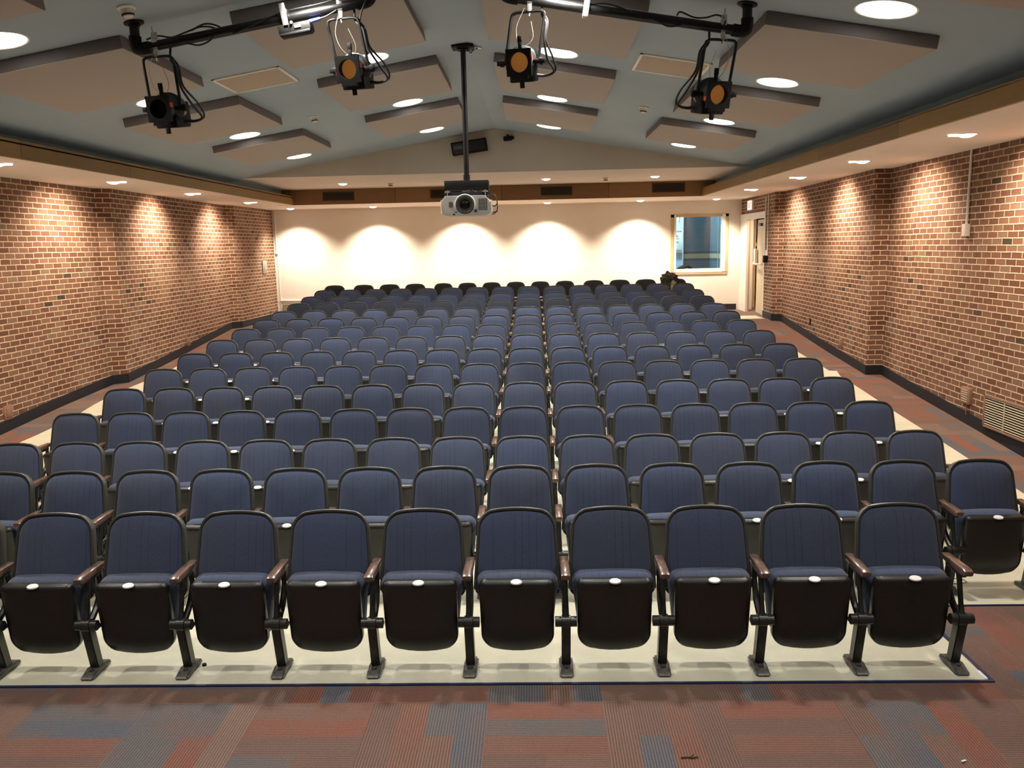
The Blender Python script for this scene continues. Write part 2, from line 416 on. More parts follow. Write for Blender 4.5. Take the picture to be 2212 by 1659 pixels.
# ------------------------------------------------------------------ walls
LP=[(-6.95,-3.5),(-6.97,11.5),(-6.93,13.18),(-6.73,13.30),(-6.83,16),(-6.92,18.66),(-6.76,18.88),(-6.69,YR)]
RP=[(5.26,-3.5),(5.30,9.0),(5.36,12.0),(5.42,12.97),(5.18,12.97),(5.28,15.2),(5.40,18.29),(5.22,18.38),(5.235,19.16)]
def wall_piece(bm,pts,outer,z0,z1,u0=0):
    uvl=bm.loops.layers.uv.verify(); u=u0
    for (a,b) in zip(pts,pts[1:]):
        L=math.hypot(b[0]-a[0],b[1]-a[1])
        vs_=[bm.verts.new((a[0],a[1],z0)),bm.verts.new((b[0],b[1],z0)),bm.verts.new((b[0],b[1],z1)),bm.verts.new((a[0],a[1],z1))]
        f=bm.faces.new(vs_)
        for lp,(uu,vv) in zip(f.loops,((u,z0),(u+L,z0),(u+L,z1),(u,z1))): lp[uvl].uv=(uu,vv)
        u+=L
    pl=list(pts)+[(outer,pts[-1][1]),(outer,pts[0][1])]
    for z in (z0,z1): bm.faces.new([bm.verts.new((x,y,z)) for x,y in pl])
    q=[pts[-1],(outer,pts[-1][1]),(outer,pts[0][1]),pts[0]]
    for a,b in zip(q,q[1:]):
        bm.faces.new([bm.verts.new((a[0],a[1],z0)),bm.verts.new((b[0],b[1],z0)),bm.verts.new((b[0],b[1],z1)),bm.verts.new((a[0],a[1],z1))])
    return u
b=BM(); wall_piece(b,LP,-7.35,-2.62,ZC+.35); struct('wall_left',b,M_BRICK)
b=BM(); uu=wall_piece(b,RP,5.55,-2.62,ZC+.35)
RD=(5.25,YR)
wall_piece(b,[RP[-1],RD],5.55,.64,ZC+.35,uu); struct('wall_right',b,M_BRICK)
# rear wall with a window opening
WX0,WX1,WZ0,WZ1=3.56,4.80,-.68,.64
b=BM()
for x0,x1,z0,z1 in ((-7.35,WX0,-2,1.4),(WX1,5.56,-2,1.4),(WX0,WX1,-2,WZ0),(WX0,WX1,WZ1,1.4)): ebox(b,(x0,YR,z0),(x1,YR+.16,z1))
struct('wall_rear',b,M_WHITE)
b=BM(); ebox(b,(-7.35,-3.7,-2.62),(5.6,-3.5,2.4)); struct('wall_front',b,M_GABLE)
# floor: carpet with the sealed slab under the seats
def slab_x(y):
    if y<4.33: return None
    if y<5.40: return (-4.1,2.50 if y<5.3 else 2.54)
    pts=[(5.4,4.70),(8.9,4.69),(10.8,4.70),(12.9,4.76),(13.28,4.84),(13.32,4.73),(15,4.74),(15.6,4.3)]
    for (a,xa),(b_,xb) in zip(pts,pts[1:]):
        if y<=b_: return (-6.50+.05*math.sin(y*1.9),xa+(xb-xa)*(y-a)/(b_-a)) if b_>a else None
    if 18.75<=y<19.55: return (-5.4,5.18)
    return (-5.4,4.0) if y<20 else None
ys=sorted(set([round(p[0],3) for p in FP if p[0]<=26]+[4.33,5.40,8.9,10.8,12.9,13.28,13.32,15,15.6,18.75,19.55,20]+[5.8+.5*k for k in range(20)]))
b=BM()
for y0,y1 in zip(ys,ys[1:]):
    if y1-y0<1e-6: continue
    a=slab_x(y0+1e-4); c=slab_x(y1-1e-4); X0,X1=-7.3,6.9
    if y0>=YR-.1 and y0>=18.6: pass
    def quad(xa,xb,xc,xd,mi):
        f=b.faces.new([b.verts.new((xa,y0,fl(y0))),b.verts.new((xb,y0,fl(y0))),b.verts.new((xd,y1,fl(y1))),b.verts.new((xc,y1,fl(y1)))]); f.material_index=mi
    if a and c:
        quad(X0,a[0],X0,c[0],0); quad(a[0],a[1],c[0],c[1],1); quad(a[1],X1,c[1],X1,0)
    else: quad(X0,X1,X0,X1,0)
g=bmesh.ops.extrude_face_region(b,geom=list(b.faces)); 
for v in [e for e in g['geom'] if isinstance(e,bmesh.types.BMVert)]: v.co.z-=.15
o=struct('floor',b,[M_CARPET,M_CONC])
# navy edge strips of the slab
b=BM()
def strip(x0,y0,x1,y1,wd=.018,h=.008):
    n=max(1,int(max(abs(x1-x0),abs(y1-y0))/.5))
    for k in range(n):
        a=(x0+(x1-x0)*k/n,y0+(y1-y0)*k/n); c=(x0+(x1-x0)*(k+1)/n,y0+(y1-y0)*(k+1)/n)
        d=Vector((c[0]-a[0],c[1]-a[1])).normalized(); nn=Vector((-d.y,d.x))*wd/2
        P=[(a[0]-nn.x,a[1]-nn.y),(c[0]-nn.x,c[1]-nn.y),(c[0]+nn.x,c[1]+nn.y),(a[0]+nn.x,a[1]+nn.y)]
        prism(b,P,lambda x,y:(x,y,fl(y)-.01),lambda x,y:(x,y,fl(y)+h))
strip(-4.1,4.33,2.52,4.33); strip(2.51,4.33,2.55,5.40); strip(2.55,5.40,4.71,5.40); strip(-6.5,5.40,-4.1,5.40)
struct('trim_1',b,M_NAVYTRIM)
b=BM()
strip(2.50,4.36,2.50,5.3,.03,.004)
struct('trim_2',b,M_PLATE)
# baseboards
def base_run(bm,pts,side,h=.15,t=.012):
    for (a,c) in zip(pts,pts[1:]):
        n=max(1,int(math.hypot(c[0]-a[0],c[1]-a[1])/.6))
        for k in range(n):
            p=(a[0]+(c[0]-a[0])*k/n,a[1]+(c[1]-a[1])*k/n); q=(a[0]+(c[0]-a[0])*(k+1)/n,a[1]+(c[1]-a[1])*(k+1)/n)
            d=Vector((q[0]-p[0],q[1]-p[1])).normalized(); nn=Vector((d.y,-d.x))*side
            V=[]
            for (x,y),e in ((p,0),(q,0),(q,1),(p,1)):
                V.append((x+nn.x*(t if e else -.003),y+nn.y*(t if e else -.003)))
            prism(bm,V,lambda x,y:(x,y,fl(y)-.01),lambda x,y:(x,y,fl(y)+h))
b=BM(); base_run(b,[p for p in LP],1); struct('baseboard_left',b,M_BASE)
b=BM(); base_run(b,[p for p in RP],-1); struct('baseboard_right',b,M_BASE)
b=BM(); ebox(b,(-5.2,YR-.014,-1.73),(5.16,YR+.002,-1.57)); struct('baseboard_rear',b,M_BASE)

# ------------------------------------------------------------------ ceiling
XBL,XBR=-5.78,4.13
b=BM()
for x0,x1 in ((XBL-.02,RX),(RX,XBR+.02)):
    prism(b,[(x0,-3.5),(x1,-3.5),(x1,YG+.1),(x0,YG+.1)],lambda x,y:(x,y,cz(x)),lambda x,y:(x,y,cz(x)+.12))
struct('ceiling',b,M_BLUE,label='slate blue pitched ceiling over the seats')
b=BM()   # blue upstands behind the side fascias
ebox(b,(XBL-.1,-3.5,1.20),(XBL,YF,cz(XBL)+.1)); ebox(b,(XBR,-3.5,1.20),(XBR+.1,YF,cz(XBR)+.1))
ebox(b,(XBL-.1,-3.5,1.19),(FXL,YF,1.205)); ebox(b,(FXR,-3.5,1.19),(XBR+.1,YF,1.205))
struct('ceiling',b,M_TEAL)
b=BM()   # low side soffits and rear soffit
ebox(b,(-7.35,-3.5,ZC),(FXL-.02,YR+.1,ZC+.12)); ebox(b,(FXR+.02,-3.5,ZC),(5.56,YR+.1,ZC+.12)); ebox(b,(FXL-.02,YF+.02,ZC),(FXR+.02,YR+.1,ZC+.12))
struct('ceiling',b,M_SOFF,label='low white soffit around the room')
b=BM(); ebox(b,(XBL-.1,YG+.004,Z2-.004),(XBR+.1,YF+.1,Z2+.1)); struct('ceiling',b,M_SOFF,label='upper white soffit behind the gable wall')
b=BM(); prism(b,[(RX-(RZ+.02-Z2)/SL,Z2),(RX+(RZ+.02-Z2)/SL,Z2),(RX,RZ+.02)],lambda x,z:(x,YG,z),lambda x,z:(x,YG+.1,z)); struct('wall_gable',b,M_GABLE)
b=BM(); ebox(b,(FXL-.04,-3.5,ZC-.002),(FXL,YF+.02,1.235)); struct('trim_3',b,M_OAK)
b=BM(); ebox(b,(FXR,-3.5,ZC-.002),(FXR+.04,YF+.02,1.215)); struct('trim_4',b,M_OAK)
b=BM(); ebox(b,(XBL-.1,YF,ZC-.002),(XBR+.1,YF+.04,Z2+.01)); struct('trim_5',b,M_OAKR)

# ------------------------------------------------------------------ ceiling fittings
def sloped(x,side): return (0,SLOPE*side,0)
def add_lamp(name,kind,parent,power,col,size=.3,spread=170,loc=(0,0,0),rot=(0,0,0),blend=.5,cone=100,soft=.05):
    if kind=='AREA':
        l=D.lights.new(name,'AREA'); l.shape='DISK'; l.size=size; l.spread=R(spread)
    else:
        l=D.lights.new(name,'SPOT'); l.spot_size=R(cone); l.spot_blend=blend; l.shadow_soft_size=soft
    l.energy=power; l.color=col
    o=D.objects.new(name,l); C.objects.link(o); o.parent=parent; o.location=loc; o.rotation_euler=rot; return o
PB=BM()
prof=[(.215,.0),(.232,-.002),(.232,-.008),(.212,-.010),(.205,.0)]
def ring(bm,r,t=.018,h=.008,seg=40): revolve(bm,[(r,.004),(r+t,.004),(r+t,-h*.5),(r+t*.5,-h),(r,-h*.5),(r,.004)],(0,0,0),(0,0,1),seg)
def disc(bm,r,z,seg=40): revolve(bm,[(0,z-.002),(r*.7,z-.0015),(r,z),(r,z+.003),(0,z+.003)],(0,0,0),(0,0,1),seg)
colname={-4.04:'outer left',-1.72:'inner left',.29:'inner right',2.57:'outer right'}
rown={1.1:'added out of view above the stage',3.8:'above the front carpet',6.5:'beside the stage light pipes',9.2:'between the large and middle panels',11.95:'before the far acoustic panels',14.68:'at the far end'}
first=None
for cx in (-4.04,-1.72,.29,2.57):
    for yy in (6.5,9.2,11.95,14.68,3.8,1.1):  # last row is added out of view to light the chair fronts
        y=yy-(.1 if cx>2 else 0); s=1 if cx>RX else -1
        # the pitch falls away from the ridge: rotate about Y
        rot=(0,SLOPE*s,0)
        loc=(cx,y,cz(cx))
        lab='large round ceiling downlight, %s row, %s'%(colname[cx],rown[yy])
        if first is None:
            first=thing('ceiling_light',loc,lab,'ceiling light',0,'large round downlights in the pitched ceiling',rot)
            bm=BM(); ring(bm,.205); obj('trim_ring',bm,M_FRAME,first)
            bm=BM(); disc(bm,.205,-.003); obj('lens',bm,M_LENS,first)
            add_lamp('lamp','AREA',first,P_DOWN,COL_DOWN,.13,125,(0,0,-.012))
        else: q=dup(first,loc,lab,None,rot)
        if yy<5:
            lo=[c for c in (first if first.location.y==loc[1] and first.location.x==loc[0] else q).children if c.type=='LIGHT'][0]
            lo.data=lo.data.copy(); lo.data.energy=P_DOWN*(.18 if yy<2 else .42)
# washers in the low soffit
def washer(loc,lab,power,col,aim,firstone,cone,blend,grp):
    """small round soffit light; aim = rotation of the spot"""
    t=thing('wall_washer',loc,lab,'ceiling light',0,grp)
    if firstone[0] is None:
        bm=BM(); ring(bm,.095,.014,.006,28); a=obj('trim_ring',bm,M_FRAME,t)
        bm=BM(); revolve(bm,[(0,-.034),(.04,-.031),(.075,-.018),(.095,-.002),(.095,.003),(0,.003)],(0,0,0),(0,0,1),28); c=obj('lens',bm,M_LENSW,t); firstone[0]=(a.data,c.data)
    else:
        for nm,me in zip(('trim_ring','lens'),firstone[0]):
            o=D.objects.new(nm,me); C.objects.link(o); o.parent=t
    if grp.endswith('left soffit') or grp.endswith('right soffit'):
        s=1 if loc[0]<0 else -1; bm=BM(); box(bm,(s*.125,0,-.009),(.10,.05,.018),None,.002); obj('side_reflector',bm,M_LENSW,t)
    add_lamp('lamp','SPOT',t,power,col,loc=(0,0,-.08),rot=aim,cone=cone,blend=blend,soft=.035)
    return t
F1=[None]
sidew=[('above the near left brick bay',2.2),('above the nearest left bricks',5.0),('above the left bricks, near the frame edge',9.4 if 0 else 8.0)]
left=[(6.8,'left soffit, nearest the stage'),(9.45,'left soffit, just out of the near corner'),(12.1,'left soffit, above the dark near brick corner'),(14.8,'left soffit, above the middle brick bay'),(17.8,'left soffit, before the second brick corner')]
right=[(6.2,'right soffit, nearest the stage'),(8.93,'right soffit, beside the white conduit'),(11.66,'right soffit, before the near brick corner'),(14.3,'right soffit, above the middle brick bay'),(17.3,'right soffit, near the exit door')]
for y,t in left: washer((-6.05,y,ZC),'small round warm downlight, '+t,P_SIDE,COL_WARM,(0,R(36),0),F1,122,1.0,'small downlights along the left soffit')
for y,t in right: washer((4.47,y,ZC),'small round warm downlight, '+t,P_SIDE,COL_WARM,(0,R(-36),0),F1,122,1.0,'small downlights along the right soffit')
for x,t in ((-6.0,'in the left rear corner'),(-3.95,'second from the left'),(-1.75,'hidden behind the projector'),(.35,'fourth from the left'),(2.62,'beside the window'),(4.47,'above the window and door')):
    washer((x,20.72,ZC),'small round downlight before the rear white wall, '+t,P_REAR*(.7 if x>4 or x<-5.9 else 1),COL_REAR,(R(7),0,0),F1,116,1.0,'small downlights before the rear wall')
for x,t in ((-4.02,'left'),(.28,'middle'),(2.56,'right')):
    t_=washer((x,17.85,Z2),'small round light in the upper rear soffit, '+t+' of three',P_SMALL,COL_DOWN,(0,0,0),F1,150,.8,'small lights in the upper rear soffit')

# acoustic panels
def panel(x0,x1,y0,y1,lab):
    cx=(x0+x1)/2; s=1 if cx>RX else -1
    t=thing('acoustic_panel',(cx,(y0+y1)/2,cz(cx)),lab,'acoustic panel',0,'tan acoustic panels on the pitched ceiling',(0,SLOPE*s,0))
    w_=(x1-x0)/math.cos(SLOPE); d=y1-y0; T_=.10
    bm=BM(); box(bm,(0,0,-T_/2),(w_,d,T_-.004),None,.006); obj('edge_band',bm,M_EDGE,t,angle=30)
    bm=BM(); box(bm,(0,0,-T_-.001),(w_-.008,d-.008,.006),None,.002); obj('fabric_face',bm,M_PANEL,t)
for y0,y1,n in ((4.15,5.87,'nearest, cut by the top edge of the view'),(6.93,8.6,'large one beside the stage light pipe'),(9.62,11.24,'middle one'),(12.26,13.9,'farthest one')):
    panel(-4.64,-3.30,y0,y1,'tan acoustic ceiling panel, outer left row, '+n)
    panel(1.83,3.16,y0-(.12 if y0>5 else .05),y1-.14,'tan acoustic ceiling panel, outer right row, '+n)
    if y0>5:
        panel(-2.40,-1.05,y0,y1,'tan acoustic ceiling panel, inner left row, '+n)
        panel(-.40,.95,y0,y1,'tan acoustic ceiling panel, inner right row, '+n)
# flat access panels
for x0,x1,y0,y1,lab in ((-3.28,-2.56,8.77,9.50,'flat beige panel with a thin white frame, left ceiling slope'),(1.09,1.82,8.70,9.46,'flat beige panel with a bright white frame, right slope behind a stage light')):
    cx=(x0+x1)/2; s=1 if cx>RX else -1
    t=thing('access_panel',(cx,(y0+y1)/2,cz(cx)),lab,'access panel',0,None,(0,SLOPE*s,0)); w_=x1-x0; d=y1-y0
    bm=BM(); box(bm,(0,0,-.006),(w_-.05,d-.05,.01),None,.002); obj('panel_face',bm,M_ACCESS,t)
    bm=BM()
    for a,c in (((-w_/2+.015,0),(.03,d)),((w_/2-.015,0),(.03,d)),((0,-d/2+.015),(w_,.03)),((0,d/2-.015),(w_,.03))): box(bm,(a[0],a[1],-.008),(c[0],c[1],.014),None,.002)
    obj('frame',bm,M_FRAME,t)
# smoke detectors
def detector(loc,lab,slope,sc_=1.0,first=[None]):
    t=thing('smoke_detector',loc,lab,'smoke detector',0,'white ceiling detectors',(0,SLOPE*slope,0)); t.scale=(sc_,)*3
    if first[0] is None:
        bm=BM(); revolve(bm,[(0,.002),(.065,.002),(.068,-.012),(.055,-.022),(0,-.022)],(0,0,0),(0,0,1)); a=obj('base',bm,M_PLASTW,t)
        bm=BM(); revolve(bm,[(0,-.02),(.048,-.022),(.046,-.05),(.034,-.072),(0,-.074)],(0,0,0),(0,0,1)); c=obj('chamber',bm,M_PLASTW,t)
        bm=BM(); revolve(bm,[(.046,-.054),(.0475,-.054),(.041,-.066),(.040,-.066),(.046,-.054)],(0,0,0),(0,0,1)); e=obj('vent_slot',bm,M_VDARK,t); first[0]=(a.data,c.data,e.data)
    else:
        for nm,me in zip(('base','chamber','vent_slot'),first[0]):
            o=D.objects.new(nm,me); C.objects.link(o); o.parent=t
detector((-2.96,11.6,cz(-2.96)),'white detector on the left ceiling slope between panels',-1)
detector((1.51,11.6,cz(1.51)),'white detector on the right ceiling slope between panels',1)
detector((-2.97,6.38,cz(-2.97)),'white detector beside the left pipe flange at top left',-1)
detector((-3.03,18.0,Z2),'small white detector in the upper rear soffit, left of the projector',0)
detector((1.53,17.85,Z2),'small white detector in the upper rear soffit, right of the projector',0)
# vents on the rear fascia
for k,(x0,x1,z0,z1) in enumerate(((-4.80,-4.12,1.145,1.295),(-2.32,-1.63,1.145,1.30),(.20,.87,1.15,1.30),(2.73,3.42,1.165,1.32))):
    t=thing('air_vent',((x0+x1)/2,YF,(z0+z1)/2),'dark slatted air vent in the rear wooden fascia, '+ORD[k+1]+' from the left' if k else 'dark slatted air vent in the rear wooden fascia, leftmost','air vent',0,'dark vents in the rear fascia')
    w_=x1-x0; h=z1-z0; bm=BM(); box(bm,(0,-.004,0),(w_,.012,h)); obj('backing',bm,M_VDARK,t)
    bm=BM()
    for a,c in (((-w_/2-.012,0),(.024,h+.048)),((w_/2+.012,0),(.024,h+.048)),((0,-h/2-.012),(w_,.024)),((0,h/2+.012),(w_,.024))): box(bm,(a[0],-.008,a[1]),(c[0],.016,c[1]))
    obj('frame',bm,M_VBROWN,t,False)
    bm=BM(); n=5
    for i in range(n): box(bm,(0,-.013,-h/2+h*(i+.5)/n),(w_,.004,.012),Euler((R(35),0,0)).to_matrix())
    obj('slat',bm,M_VBROWN,t,False)['kind']='stuff'
# black boxes high on the gable wall
t=thing('wall_speaker',(-1.17,YG-.09,1.845),'long black box tilted on the grey gable wall behind the projector pole','speaker',0,None,(0,R(-7.5),0))
bm=BM(); box(bm,(0,0,0),(.66,.16,.225),None,.008); obj('cabinet',bm,M_BLACK,t)
bm=BM(); box(bm,(0,-.082,0),(.60,.008,.17),None,.004); obj('grille',bm,M_PLAST,t)
bm=BM(); box(bm,(-.19,-.088,-.085),(.17,.004,.03)); obj('label_strip',bm,M_VBROWN,t)
t=thing('small_speaker',(-.45,YG-.05,1.985),'small black rounded device on the gable wall near the ridge','device',0,None,(0,R(-5),0))
bm=BM(); box(bm,(0,0,0),(.17,.09,.085),None,.02,3); cyl(bm,(.06,-.02,0),(.12,-.02,0),.04,.025); obj('housing',bm,M_BLACK,t)
bm=BM(); box(bm,(0,.04,.02),(.04,.03,.12),None,.004); obj('bracket',bm,M_BLACK,t)

# ------------------------------------------------------------------ projector
PX,PY=-.735,9.45
t=thing('projector_mount',(PX,PY,RZ-.02),'black ceiling plate and long pole holding the white projector','projector mount')
bm=BM(); box(bm,(0,0,-.012),(.24,.22,.022),None,.003); box(bm,(0,0,-.03),(.12,.12,.02)); obj('ceiling_plate',bm,M_BLACK,t)
bm=BM(); cyl(bm,(0,0,-.03),(0,0,-1.42),.029,seg=28); obj('pole',bm,M_PIPE,t)
bm=BM(); cyl(bm,(0,0,-1.36),(0,0,-1.42),.036); obj('collar',bm,M_BLACK,t)
bm=BM(); box(bm,(0,0,-1.475),(.49,.20,.10),None,.006); obj('bracket',bm,M_BLACK,t)
bm=BM(); box(bm,(0,0,-1.57),(.50,.22,.035),None,.004); obj('lower_rail',bm,M_BLACK,t)
for sx in (-.21,.21):
    bm=BM(); cyl(bm,(sx,-.12,-1.53),(sx,-.12,-1.60),.006); cyl(bm,(sx,-.12,-1.54),(sx,-.12,-1.555),.028); obj('wing_screw',bm,M_SILV,t)
    bm=BM(); box(bm,(sx*1.12,0,-1.55),(.012,.16,.08),None,.002); obj('side_bracket',bm,M_BLACK,t)
bm=BM(); tube(bm,[(-.08,-.08,-1.53),(-.02,-.1,-1.545),(.05,-.09,-1.53),(.1,-.1,-1.55),(.14,-.08,-1.53)],.007,8,5); obj('cable',bm,M_CABLE,t)
bm=BM(); tube(bm,[(.03,0,-.03),(.06,-.03,-.05),(.085,-.03,-.075),(.10,-.02,-.06),(.105,0,-.04)],.005,8,5); obj('cable',bm,M_CABLE,t)
t2=thing('ceiling_outlet',(PX+.16,PY+.02,cz(PX+.16)-.005),'small white data outlet on the ceiling beside the projector pole','outlet',0,None,(0,SLOPE,0))
bm=BM(); box(bm,(0,0,-.006),(.075,.05,.012),None,.003); obj('plate',bm,M_FRAME,t2)
bm=BM(); box(bm,(-.01,0,-.016),(.02,.02,.014)); obj('plug',bm,M_BLACK,t2)
t=thing('projector',(PX+.0,PY-.02,.345),'white ceiling projector with a large central lens','projector')
W_,DP,HH=.55,.40,.205
bm=BM()
pf=[(-W_/2+.015,0.015),(-W_/2+.06,-.0),(W_/2-.06,-.0),(W_/2-.015,.02),(W_/2,.04),(W_/2-.01,.16),(W_/2-.045,.195),(W_/2-.07,HH+.01),(-W_/2+.05,HH+.01),(-W_/2+.03,.195),(-W_/2,.16),(-W_/2,.04)]
prism(bm,pf,lambda x,z:(x*.985,-DP/2,z),lambda x,z:(x,DP/2,z))
bmesh.ops.bevel(bm,geom=list(bm.edges),offset=.007,segments=2,affect='EDGES')
obj('housing',bm,M_PWHITE,t,True,None,50)
yf=-DP/2
bm=BM(); revolve(bm,[(.097,.02),(.105,-.015),(.100,-.028),(.088,-.03),(.062,-.012),(.056,-.012),(.056,.02)],(-.01,yf-.0,.12),(0,1,0),40); obj('lens_ring',bm,M_PGREY,t)
bm=BM(); revolve(bm,[(.109,.01),(.111,-.010),(.107,-.014),(.103,-.008),(.103,.01)],(-.01,yf,.12),(0,1,0),40); obj('lens_collar',bm,M_PWHITE,t)
bm=BM(); revolve(bm,[(0,-.018),(.03,-.014),(.056,-.002),(.056,.01)],(-.01,yf,.12),(0,1,0),32); obj('lens',bm,M_GLASSD,t)
bm=BM(); box(bm,(.185,yf-.002,.115),(.105,.006,.125)); gv=obj('intake_grille',bm,M_VDARK,t,False)
bm=BM()
for i in range(10): box(bm,(.185,yf-.006,.056+.0125*i),(.105,.004,.0032))
for i in range(5): box(bm,(.14+.0235*i,yf-.006,.115),(.003,.004,.125))
obj('grille_bar',bm,M_PWHITE,gv,False)['kind']='stuff'
bm=BM()
for i in range(4): box(bm,(-.165,yf-.002,.095+.0155*i),(.045,.006,.007))
obj('vent_slot',bm,M_VDARK,t,False)
for sx in (-1,1):
    bm=BM()
    for i in range(12): box(bm,(sx*(W_/2-.002),-.02,.035+.0115*i),(.012,DP*.92,.006),None,.002,1)
    obj('side_fin',bm,M_PWHITE,t,False)
bm=BM(); box(bm,(.105,yf-.003,.048),(.034,.006,.032),None,.003); obj('sensor_window',bm,M_PGREY,t)
bm=BM(); box(bm,(-.135,yf-.003,.012),(.026,.006,.014),None,.002); obj('indicator_window',bm,M_VDARK,t)
for i in range(4):
    bm=BM(); box(bm,(-.225+.018*i,yf-.001,.012),(.004,.006,.008)); obj('indicator_mark',bm,M_PGREY,t)
bm=BM(); box(bm,(-.11,yf-.002,.036),(.028,.004,.009)); obj('badge',bm,M_PGREY,t)
bm=BM(); box(bm,(.12,yf-.003,.010),(.20,.006,.004)); box(bm,(.03,yf+.002,-.006),(.14,.01,.004)); obj('front_trim',bm,M_PLATE,t)
bm=BM(); tube(bm,[(.25,.0,.24),(.31,-.03,.22),(.335,-.04,.15),(.335,-.04,.07),(.325,-.03,.04),(.27,-.0,.035)],.006,8,5); tube(bm,[(.27,.02,.11),(.31,.02,.105),(.33,0,.13)],.006,8,5); tube(bm,[(.27,.02,.015),(.30,.0,.02),(.325,-.03,.05)],.005,8,5); obj('cable',bm,M_CABLE,t)

# ------------------------------------------------------------------ pipes and stage lights
PY_=6.72; PR=.037
def pz(x): return cz(x)-.205
def pipe(xo,xi,lab):
    s=1 if xo>RX else -1
    t=thing('lighting_pipe',(xo,PY_,pz(xo)),lab,'pipe')
    L=lambda x,z:(x-xo,0,z-pz(xo))
    bm=BM(); tube(bm,[L(xo-s*.06,pz(xo-s*.06)),L(xi,pz(xi))],PR,20); obj('pipe',bm,M_PIPE,t)
    for x in (xo,xi):
        k=-s if x==xo else s
        bm=BM(); tube(bm,[L(x+k*.11,pz(x+k*.11)),L(x+k*.05,pz(x+k*.05)),L(x+k*.012,pz(x)+.012),L(x,pz(x)+.05),L(x,pz(x)+.10)],PR+.009,18,4); obj('elbow',bm,M_BLACK,t)
        bm=BM(); tube(bm,[L(x,pz(x)+.08),L(x,cz(x)-.01)],PR,18); obj('riser',bm,M_PIPE,t)
        bm=BM(); box(bm,L(x,cz(x)-.006),(.001,.001,.001)); revolve(bm,[(0,.003),(.075,.003),(.075,-.008),(.045,-.012),(.042,-.03),(0,-.03)],L(x,cz(x)-.002),(SL*s,0,1),24); obj('flange',bm,M_BLACK,t)
    return t
pl=pipe(-3.08,-1.22,'black iron pipe hung under the left ceiling slope'); pr=pipe(1.655,-.20,'black iron pipe hung under the right ceiling slope')
def cable(par,pts,r=.0065,mat=None,name='cable',sm=6):
    o=par.location; bm=BM(); tube(bm,[Vector(p)-o for p in pts],r,8,sm); return obj(name,bm,mat or M_CABLE,par)
def P_(x,dz,dy=0): return (x,PY_+dy,pz(x)+dz)
cable(pl,[P_(-2.98,.05,-.03),P_(-2.9,.07),P_(-2.8,.045,.02),P_(-2.66,.045,-.03),P_(-2.55,.07),P_(-2.45,.04,.03),P_(-2.47,-.05,-.04),P_(-2.56,-.075,-.05),P_(-2.66,-.04,-.04)])
cable(pl,[P_(-2.62,.045,-.04),P_(-2.52,.085),P_(-2.42,.05,.02),P_(-2.40,.0,.05)])
cable(pl,[P_(-2.3,-.04,-.03),P_(-2.1,.0,-.04),P_(-1.9,.045,-.02),P_(-1.6,.05,-.02),P_(-1.45,.06,-.03)])
cable(pl,[P_(-1.12,.16),P_(-1.2,.06,-.05),P_(-1.27,-.04,-.05),P_(-1.31,-.15,-.03),P_(-1.3,-.30,0),P_(-1.27,-.37,.05)])
cable(pr,[P_(.45,.03,-.03),P_(.6,.05,-.02),P_(.75,.02,-.03),P_(.95,-.02,-.03),P_(1.05,-.05,-.03),P_(1.15,-.03,-.03)])
cable(pr,[P_(1.12,.045),P_(1.15,.075),P_(1.25,.05),P_(1.34,.06),P_(1.42,.085,-.02),P_(1.48,.06,-.03),P_(1.47,.0,-.05)])
cable(pr,[P_(-.05,.09),P_(.05,.05),P_(.12,.07),P_(.2,.05)])
# dimmer box under the left pipe, clamp pairs
t=thing('dimmer_box',(-1.81,PY_-.01,pz(-1.81)-.085),'small black control box with a blue plug, clamped under the left pipe','control box',0,None,(0,-SLOPE,0))
bm=BM(); box(bm,(0,0,-.01),(.25,.13,.06),None,.004); box(bm,(0,-.02,-.05),(.24,.10,.02),None,.004); obj('housing',bm,M_BLACK,t)
bm=BM(); box(bm,(-.06,-.055,.085),(.045,.02,.19),None,.006); box(bm,(-.06,0,.13),(.045,.11,.035),None,.006); obj('clamp',bm,M_SILV,t)
bm=BM(); cyl(bm,(.12,-.03,.015),(.205,-.03,.022),.017,.012); obj('blue_plug',bm,M_CABBLUE,t)
bm=BM(); tube(bm,[(.2,-.03,.022),(.26,-.03,.03),(.34,-.02,.06)],.006,8,5); obj('cable',bm,M_CABLE,t)
bm=BM(); cyl(bm,(-.01,-.07,.025),(-.01,-.08,.025),.011); box(bm,(.03,-.068,-.008),(.05,.006,.02)); obj('label_plate',bm,M_SILV,t)
t=thing('pipe_clamp',(.43,PY_,pz(.43)),'bright metal pipe clamp on the right pipe','clamp',0,None,(0,SLOPE,0))
bm=BM(); box(bm,(0,-.045,.0),(.045,.012,.14),None,.004); box(bm,(0,0,.05),(.045,.10,.03),None,.006); box(bm,(0,0,-.048),(.045,.10,.016),None,.004); obj('clamp_body',bm,M_SILV,t)
bm=BM(); cyl(bm,(-.012,-.03,-.05),(-.012,-.03,-.08),.005); cyl(bm,(.012,-.03,-.05),(.012,-.03,-.08),.005); obj('bolt',bm,M_SILV,t)

